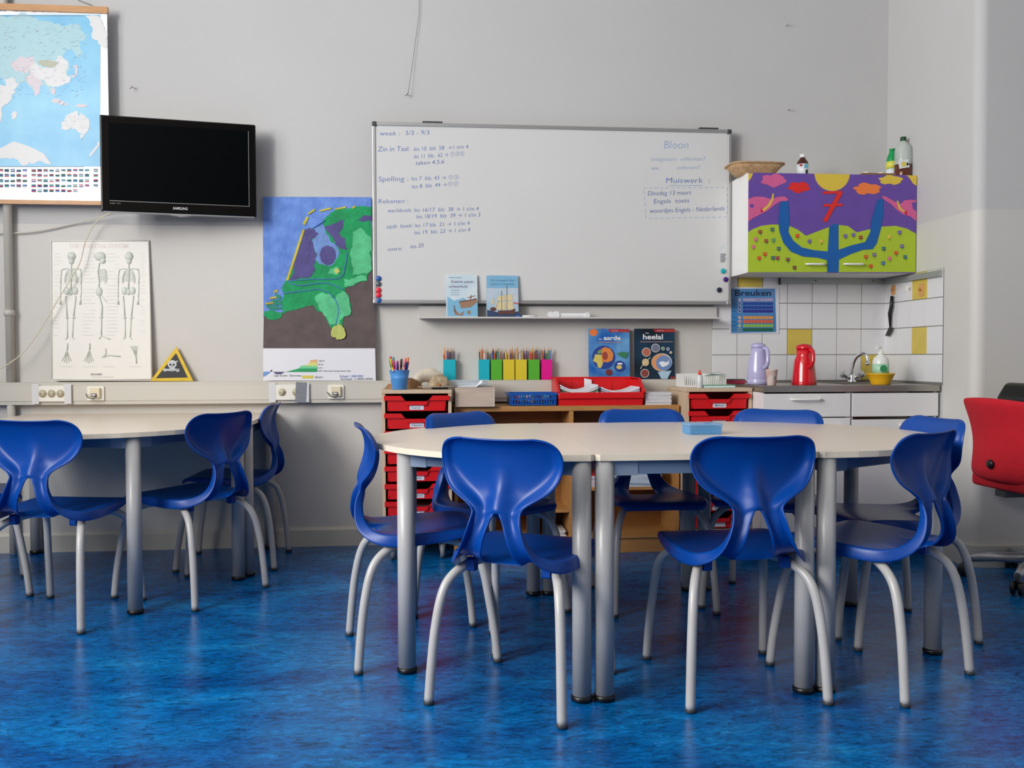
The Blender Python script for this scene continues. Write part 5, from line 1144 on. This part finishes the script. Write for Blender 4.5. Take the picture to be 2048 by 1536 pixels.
EOC = flat('earth_ocean', (24, 60, 140)); ELD = flat('earth_land', (206, 190, 96)); MAN = flat('mantle', (216, 130, 60))
g.oval(EOC, 860, 545, 168, 172, 28); g.poly(ELD, frac([(705,600),(740,500),(830,510),(850,620),(820,700),(770,690),(760,630)][::-1], .1)); g.poly(flat('earth_green', (110, 150, 80)), frac([(760,470),(830,420),(830,480),(790,500)][::-1], .1), True)
g.poly(MAN, [(832,420),(880,395),(960,420),(1005,500),(985,590),(920,620),(832,612)][::-1]); g.oval(flat('core', (150, 64, 50)), 880, 525, 42, 60, 16)
g.oval(EOC, 1092, 676, 82, 82, 20); g.oval(ELD, 1085, 690, 42, 30, 12); g.oval(TWH, 1095, 640, 40, 14, 12, True); g.oval(flat('planet_red', (110, 40, 44)), 935, 765, 50, 46, 16); g.poly(flat('slab_green', (50, 120, 80)), [(1050,490),(1130,465),(1225,475),(1185,570),(1120,540)][::-1])
g.build('cover_art', r)
r, rx, zb_, bw, bh = book('universe_book', 'black hardback book titled het heelal standing on the trunking', 1270, 1350, 657, TT, -.055, .013, SPB, .05)
g = bp(rx, zb_, -.055, (1090, 640), 7.314); banner(g, 1596, 1908, 133)
g.text(TWH, 'heelal', 1440, 1732, 280, 74, off=.02); g.text(TWH, 'Het', 1478, 1528, 200, 22, keep=True); g.line(flat('sub_tan', (170, 130, 120)), [(1395, 318), (1878, 318)], 10, True)
PLW = flat('planet_rim', (216, 214, 206)); g.poly(flat('beam', (170, 200, 220)), [(1650,760),(1850,740),(1790,860),(1700,860)]); g.oval(PLW, 1710, 620, 152, 132, 26); g.oval(flat('mars_orange', (220, 150, 96)), 1700, 620, 138, 124, 24); g.oval(flat('earth_marble', (110, 140, 190)), 1740, 630, 115, 112, 24); g.poly(TWH, frac([(1660,640),(1720,600),(1780,620),(1820,570),(1790,660),(1730,690)], .2))
for cx, cy, rr2, c in ((1485,470,58,(176,100,80)),(1620,410,56,(110,116,140)),(1458,780,56,(130,60,56)),(1728,418,18,(60,140,110)),(1800,425,16,(90,110,190)),(1840,475,12,(210,150,120))): g.oval(PLW, cx, cy, rr2+8, rr2+8, 18); g.oval(flat('pl_%d' % cx, c), cx, cy, rr2, rr2, 18)
g.oval(flat('saturn', (206, 180, 130)), 1468, 620, 52, 56, 16); g.line(PLW, [(1390, 715), (1440, 640), (1540, 548)], 9)
g.rect(flat('logo_red', (170, 40, 44)), 1830, 832, 1892, 858); g.build('cover_art', r)

# ------------------------------------------------------------------ on the right drawer unit
v = P(1413, 768, -.36); r = tag(empty('wire_basket', (v.x, -.40, DZ)), 'white perforated plastic basket on the right drawer unit', 'basket')
hw_ = .115; BW_ = mat('basket_white', (232, 232, 228), .4)
M1(BW_).box(-hw_, hw_, 0, .15, 0, .003).build('floor', r)
for z in (.003, .064): M1(BW_).box(-hw_-.003, hw_+.003, -.003, .002, z, z+.008).build('band', r)
for k in range(20):
    x = -hw_+.004+k*(2*hw_-.008)/19; M1(BW_).prism([(x-.0022, .009), (x+.0022, .009), (x+.0052, .066), (x+.0008, .066)], -.001, .001, 'y').build('strut', r)
for sx in (-1, 1): M1(BW_).box(*sorted((sx*hw_, sx*(hw_+.003))), .0, .15, .002, .072).build('end_wall', r)
M1(BW_).box(-hw_, hw_, .148, .151, .002, .072).build('back_wall', r)
o = M1(mat('grey_paper', (176, 176, 180), .6)).add([(-.02, 0, .06), (.09, 0, .086), (.098, .10, .080), (-.02, .10, .062)], [(0, 1, 2, 3)]).build('grey_sheet', None, None, (v.x+.01, -.37, DZ+.004)); tag(o, 'grey sheet of paper sticking out of the white basket', 'paper')
gl = tag(empty('glue_bottle', (P(1396, 768, -.43).x, -.432, DZ)), 'clear glue bottle with a red nozzle cap on the drawer unit', 'bottle')
M1(mat('glue_body', (222, 224, 226), .3, alpha=.85)).lathe([(.014, 0), (.0155, .003), (.0155, .062), (.010, .070)], (0, 0, 0), 18).build('body', gl); M1(mat('glue_red', (226, 60, 50), .4)).lathe([(.010, .070), (.009, .078), (.003, .094), (.001, .096)], (0, 0, 0), 14).build('nozzle_cap', gl)
gb = tag(MB().use(mat('cover_green', (70, 170, 120), .4)).box(-.085, .085, 0, .10, 0, .002).box(-.085, .085, 0, .10, .012, .0145).use(PAPER).box(-.083, .083, .001, .099, .002, .012).build('green_book', None, None, (P(1430, 770, -.44).x+.01, -.435+.0, DZ)), 'thin green and white book lying before the white basket', 'book')
gb.location.y = -.448; r.location.y = -.335; gl.location.y = -.432; gl.location.x = r.location.x-.06; gb.location.x = r.location.x+.045

# ------------------------------------------------------------------ pencil box on the table
pb = tag(empty('pencil_box', (-1.655, -1.745, TZ+.0005), .06), 'translucent light blue pencil box on the rectangular table', 'box')
PBM = mat('pencil_box_blue', (96, 170, 226), .2, alpha=.5)
M1(PBM).rbox(-.062, .062, -.045, .045, 0, .003, .012, 'z').build('floor', pb)
for a in ((-.062, .062, -.045, -.043), (-.062, .062, .043, .045), (-.062, -.060, -.043, .043), (.060, .062, -.043, .043)): M1(PBM).box(*a, .003, .030).build('wall', pb)
bevel(M1(PBM).box(-.066, .066, -.049, .049, .0302, .042).build('lid', pb), .005, 3)
M1(mat('clasp_blue', (40, 110, 190), .3)).box(-.004, .022, -.036, -.028, .0422, .0435).build('clasp', pb)
rn = random.Random(8); bits = MB(); SHV = [flat('shaving_%d' % i, c) for i, c in enumerate(((60,110,190),(190,110,90),(90,120,170),(150,140,130)))]
for k in range(90):
    bits.use(rn.choice(SHV)); x, y, z = rn.uniform(-.052, .052), rn.uniform(-.036, .036), rn.uniform(.007, .022)
    bits.box(x-.005, x+.005, y-.002, y+.002, z-.002, z+.002, Matrix.Translation((x, y, z)) @ Matrix.Rotation(rn.uniform(0, 3), 4, 'Z') @ Matrix.Translation((-x, -y, -z)))
o = bits.build('pencil_shavings', None, None, (-1.655, -1.745, TZ+.0005)); o['kind'] = 'stuff'; tag(o, 'small blue and brown bits inside the pencil box', 'shavings')

# ------------------------------------------------------------------ red office chair with a black bag
OCX = P(1937, 793, -1.20).x + .345; OCY = -1.20
oc = tag(empty('office_chair', (OCX, OCY, 0), math.radians(-88)), 'red upholstered office chair on casters at the right edge', 'chair')
REDF = mat('red_fabric', (196, 12, 34), .85, var=.12, scale=60, bump=.3, bscale=400)
GREYM = mat('base_grey', (176, 176, 180), .3, .5)
# local: +y is forward; the backrest stands at -y
prof = [(-.285, .86), (-.265, .80), (-.235, .72), (-.222, .64), (-.228, .56), (-.240, .51), (-.225, .47)]
mb = MB().use(REDF); vs = []; nx = 13; th = .055
for (y, z) in prof:
    for side in (0, 1):
        for i in range(nx):
            u = -1+2*i/(nx-1); w_ = .225*(1-.10*max(0, (.60-z)/.15)**2); x = w_*u
            vs.append((x, y+.045*u*u+(th*(1-.35*u*u) if side else 0), z-(.012*u*u if z > .8 else 0)))
fs = []; rowl = 2*nx
for j in range(len(prof)-1):
    for i in range(nx-1):
        a = j*rowl+i; fs.append((a, a+1, a+1+rowl, a+rowl)); b = a+nx; fs.append((b+1, b, b+rowl, b+1+rowl))
    a = j*rowl; fs.append((a+nx, a, a+rowl, a+nx+rowl)); a = j*rowl+nx-1; fs.append((a, a+nx, a+nx+rowl, a+rowl))
for i in range(nx-1): fs.append((i+1, i, i+nx, i+1+nx)); a = (len(prof)-1)*rowl+i; fs.append((a, a+1, a+1+nx, a+nx))
mb.add(vs, fs, True); bk_ = mb.build('backrest', oc); sb_ = bk_.modifiers.new('s', 'SUBSURF'); sb_.levels = 1; sb_.render_levels = 2
bevel(M1(REDF).rbox(-.23, .23, -.20, .24, .435, .495, .06, 'z').build('seat', oc), .018, 3)
M1(BLACK).lathe([(.018, 0), (.022, .006), (.020, .012)], (0, 0, 0), 16, mtx=Matrix.Translation((.0, -.236, .555)) @ Matrix.Rotation(math.pi/2, 4, 'X')).build('back_knob', oc)
M1(DGREY).box(-.035, .035, -.19, -.05, .405, .434).build('back_bracket', oc)
M1(DGREY).lathe([(.03, .10), (.03, .25), (.022, .25), (.022, .435)], (0, 0, 0), 16).build('gas_column', oc)
for k in range(5):
    t = 2*math.pi*k/5+math.radians(20); e = Vector((.30*math.cos(t), .30*math.sin(t), 0))
    M1(GREYM).tube([(0, 0, .115), e*.6+Vector((0, 0, .105)), e+Vector((0, 0, .085))], [.028, .022, .017], 10).build('base_arm', oc)
    cs = M1(BLACK); pd = Vector((-math.sin(t), math.cos(t), 0))
    for sd in (-1, 1): cs.lathe([(.025, -.009), (.030, -.006), (.030, .006), (.025, .009)], (0, 0, 0), 16, mtx=Matrix.Translation(e+pd*sd*.016+Vector((0, 0, .031))) @ Matrix.Rotation(t, 4, 'Z') @ Matrix.Rotation(math.pi/2, 4, 'X'))
    cs.tube([e+Vector((0, 0, .031))-pd*.02, e+Vector((0, 0, .031))+pd*.02], .007, 8).tube([e+Vector((0, 0, .03)), e+Vector((0, 0, .09))], .009, 8).build('caster', oc)
bg_ = tag(empty('handbag', (OCX+.01, OCY, .4965), math.radians(-88)), 'shiny black bag on the seat of the red office chair', 'bag')
LEA = mat('black_leather', (16, 16, 18), .3, bump=.3, bscale=60)
bevel(M1(LEA).prism([(-.14, 0), (.16, 0), (.17, .30), (.13, .40), (-.10, .43), (-.145, .36)], -.12, .19, 'x').build('bag_body', bg_), .02, 3)
M1(LEA).tube(smooth_path([(-.04, -.05, .40), (-.03, -.04, .45), (.04, -.02, .455), (.09, 0, .40)], 5), .010, 8).build('handle', bg_)

# white wall shelf behind the office chair
ws = tag(empty('wall_shelf', (.20, -.876, .715)), 'narrow white shelf on the wall behind the office chair', 'shelf')
M1(WHITE).box(-.165, 1.0, -.075, 0, 0, .030).build('board', ws)
for x in (.15, .7): M1(WHITE).prism([(0, 0), (-.06, 0), (0, -.08)], x-.008, x+.008, 'x').build('bracket', ws)

# hooks, wire and nails on the bare wall
def nail(px, py, label, big=False):
    v = P(px, py, -.002); r = tag(empty('wall_nail', (v.x, 0, v.z)), label, 'nail', 'nails and hooks on the upper wall')
    M1(ALU).tube([(0, 0, 0), (0, -.03, -.003), (0, -.034, .006)], .0022, 6).build('shank', r)
    if big: M1(DGREY).tube([(0, -.03, -.003), (-.014, -.032, -.014)], .0016, 5).build('wire_end', r)
nail(268, 176, 'small metal hook in the wall above the television', True); nail(815, 190, 'metal hook at the lower end of the hanging wire', True); nail(1573, 51, 'small nail high on the wall towards the corner'); nail(1576, 220, 'small nail in the wall above the straw basket')
o = M1(DGREY).tube([P(841, -60, -.012), P(838, 30, -.012), P(826, 120, -.016), P(816, 188, -.03)], .0011, 5).build('hanging_wire'); tag(o, 'thin wire hanging down the wall above the whiteboard', 'wire')
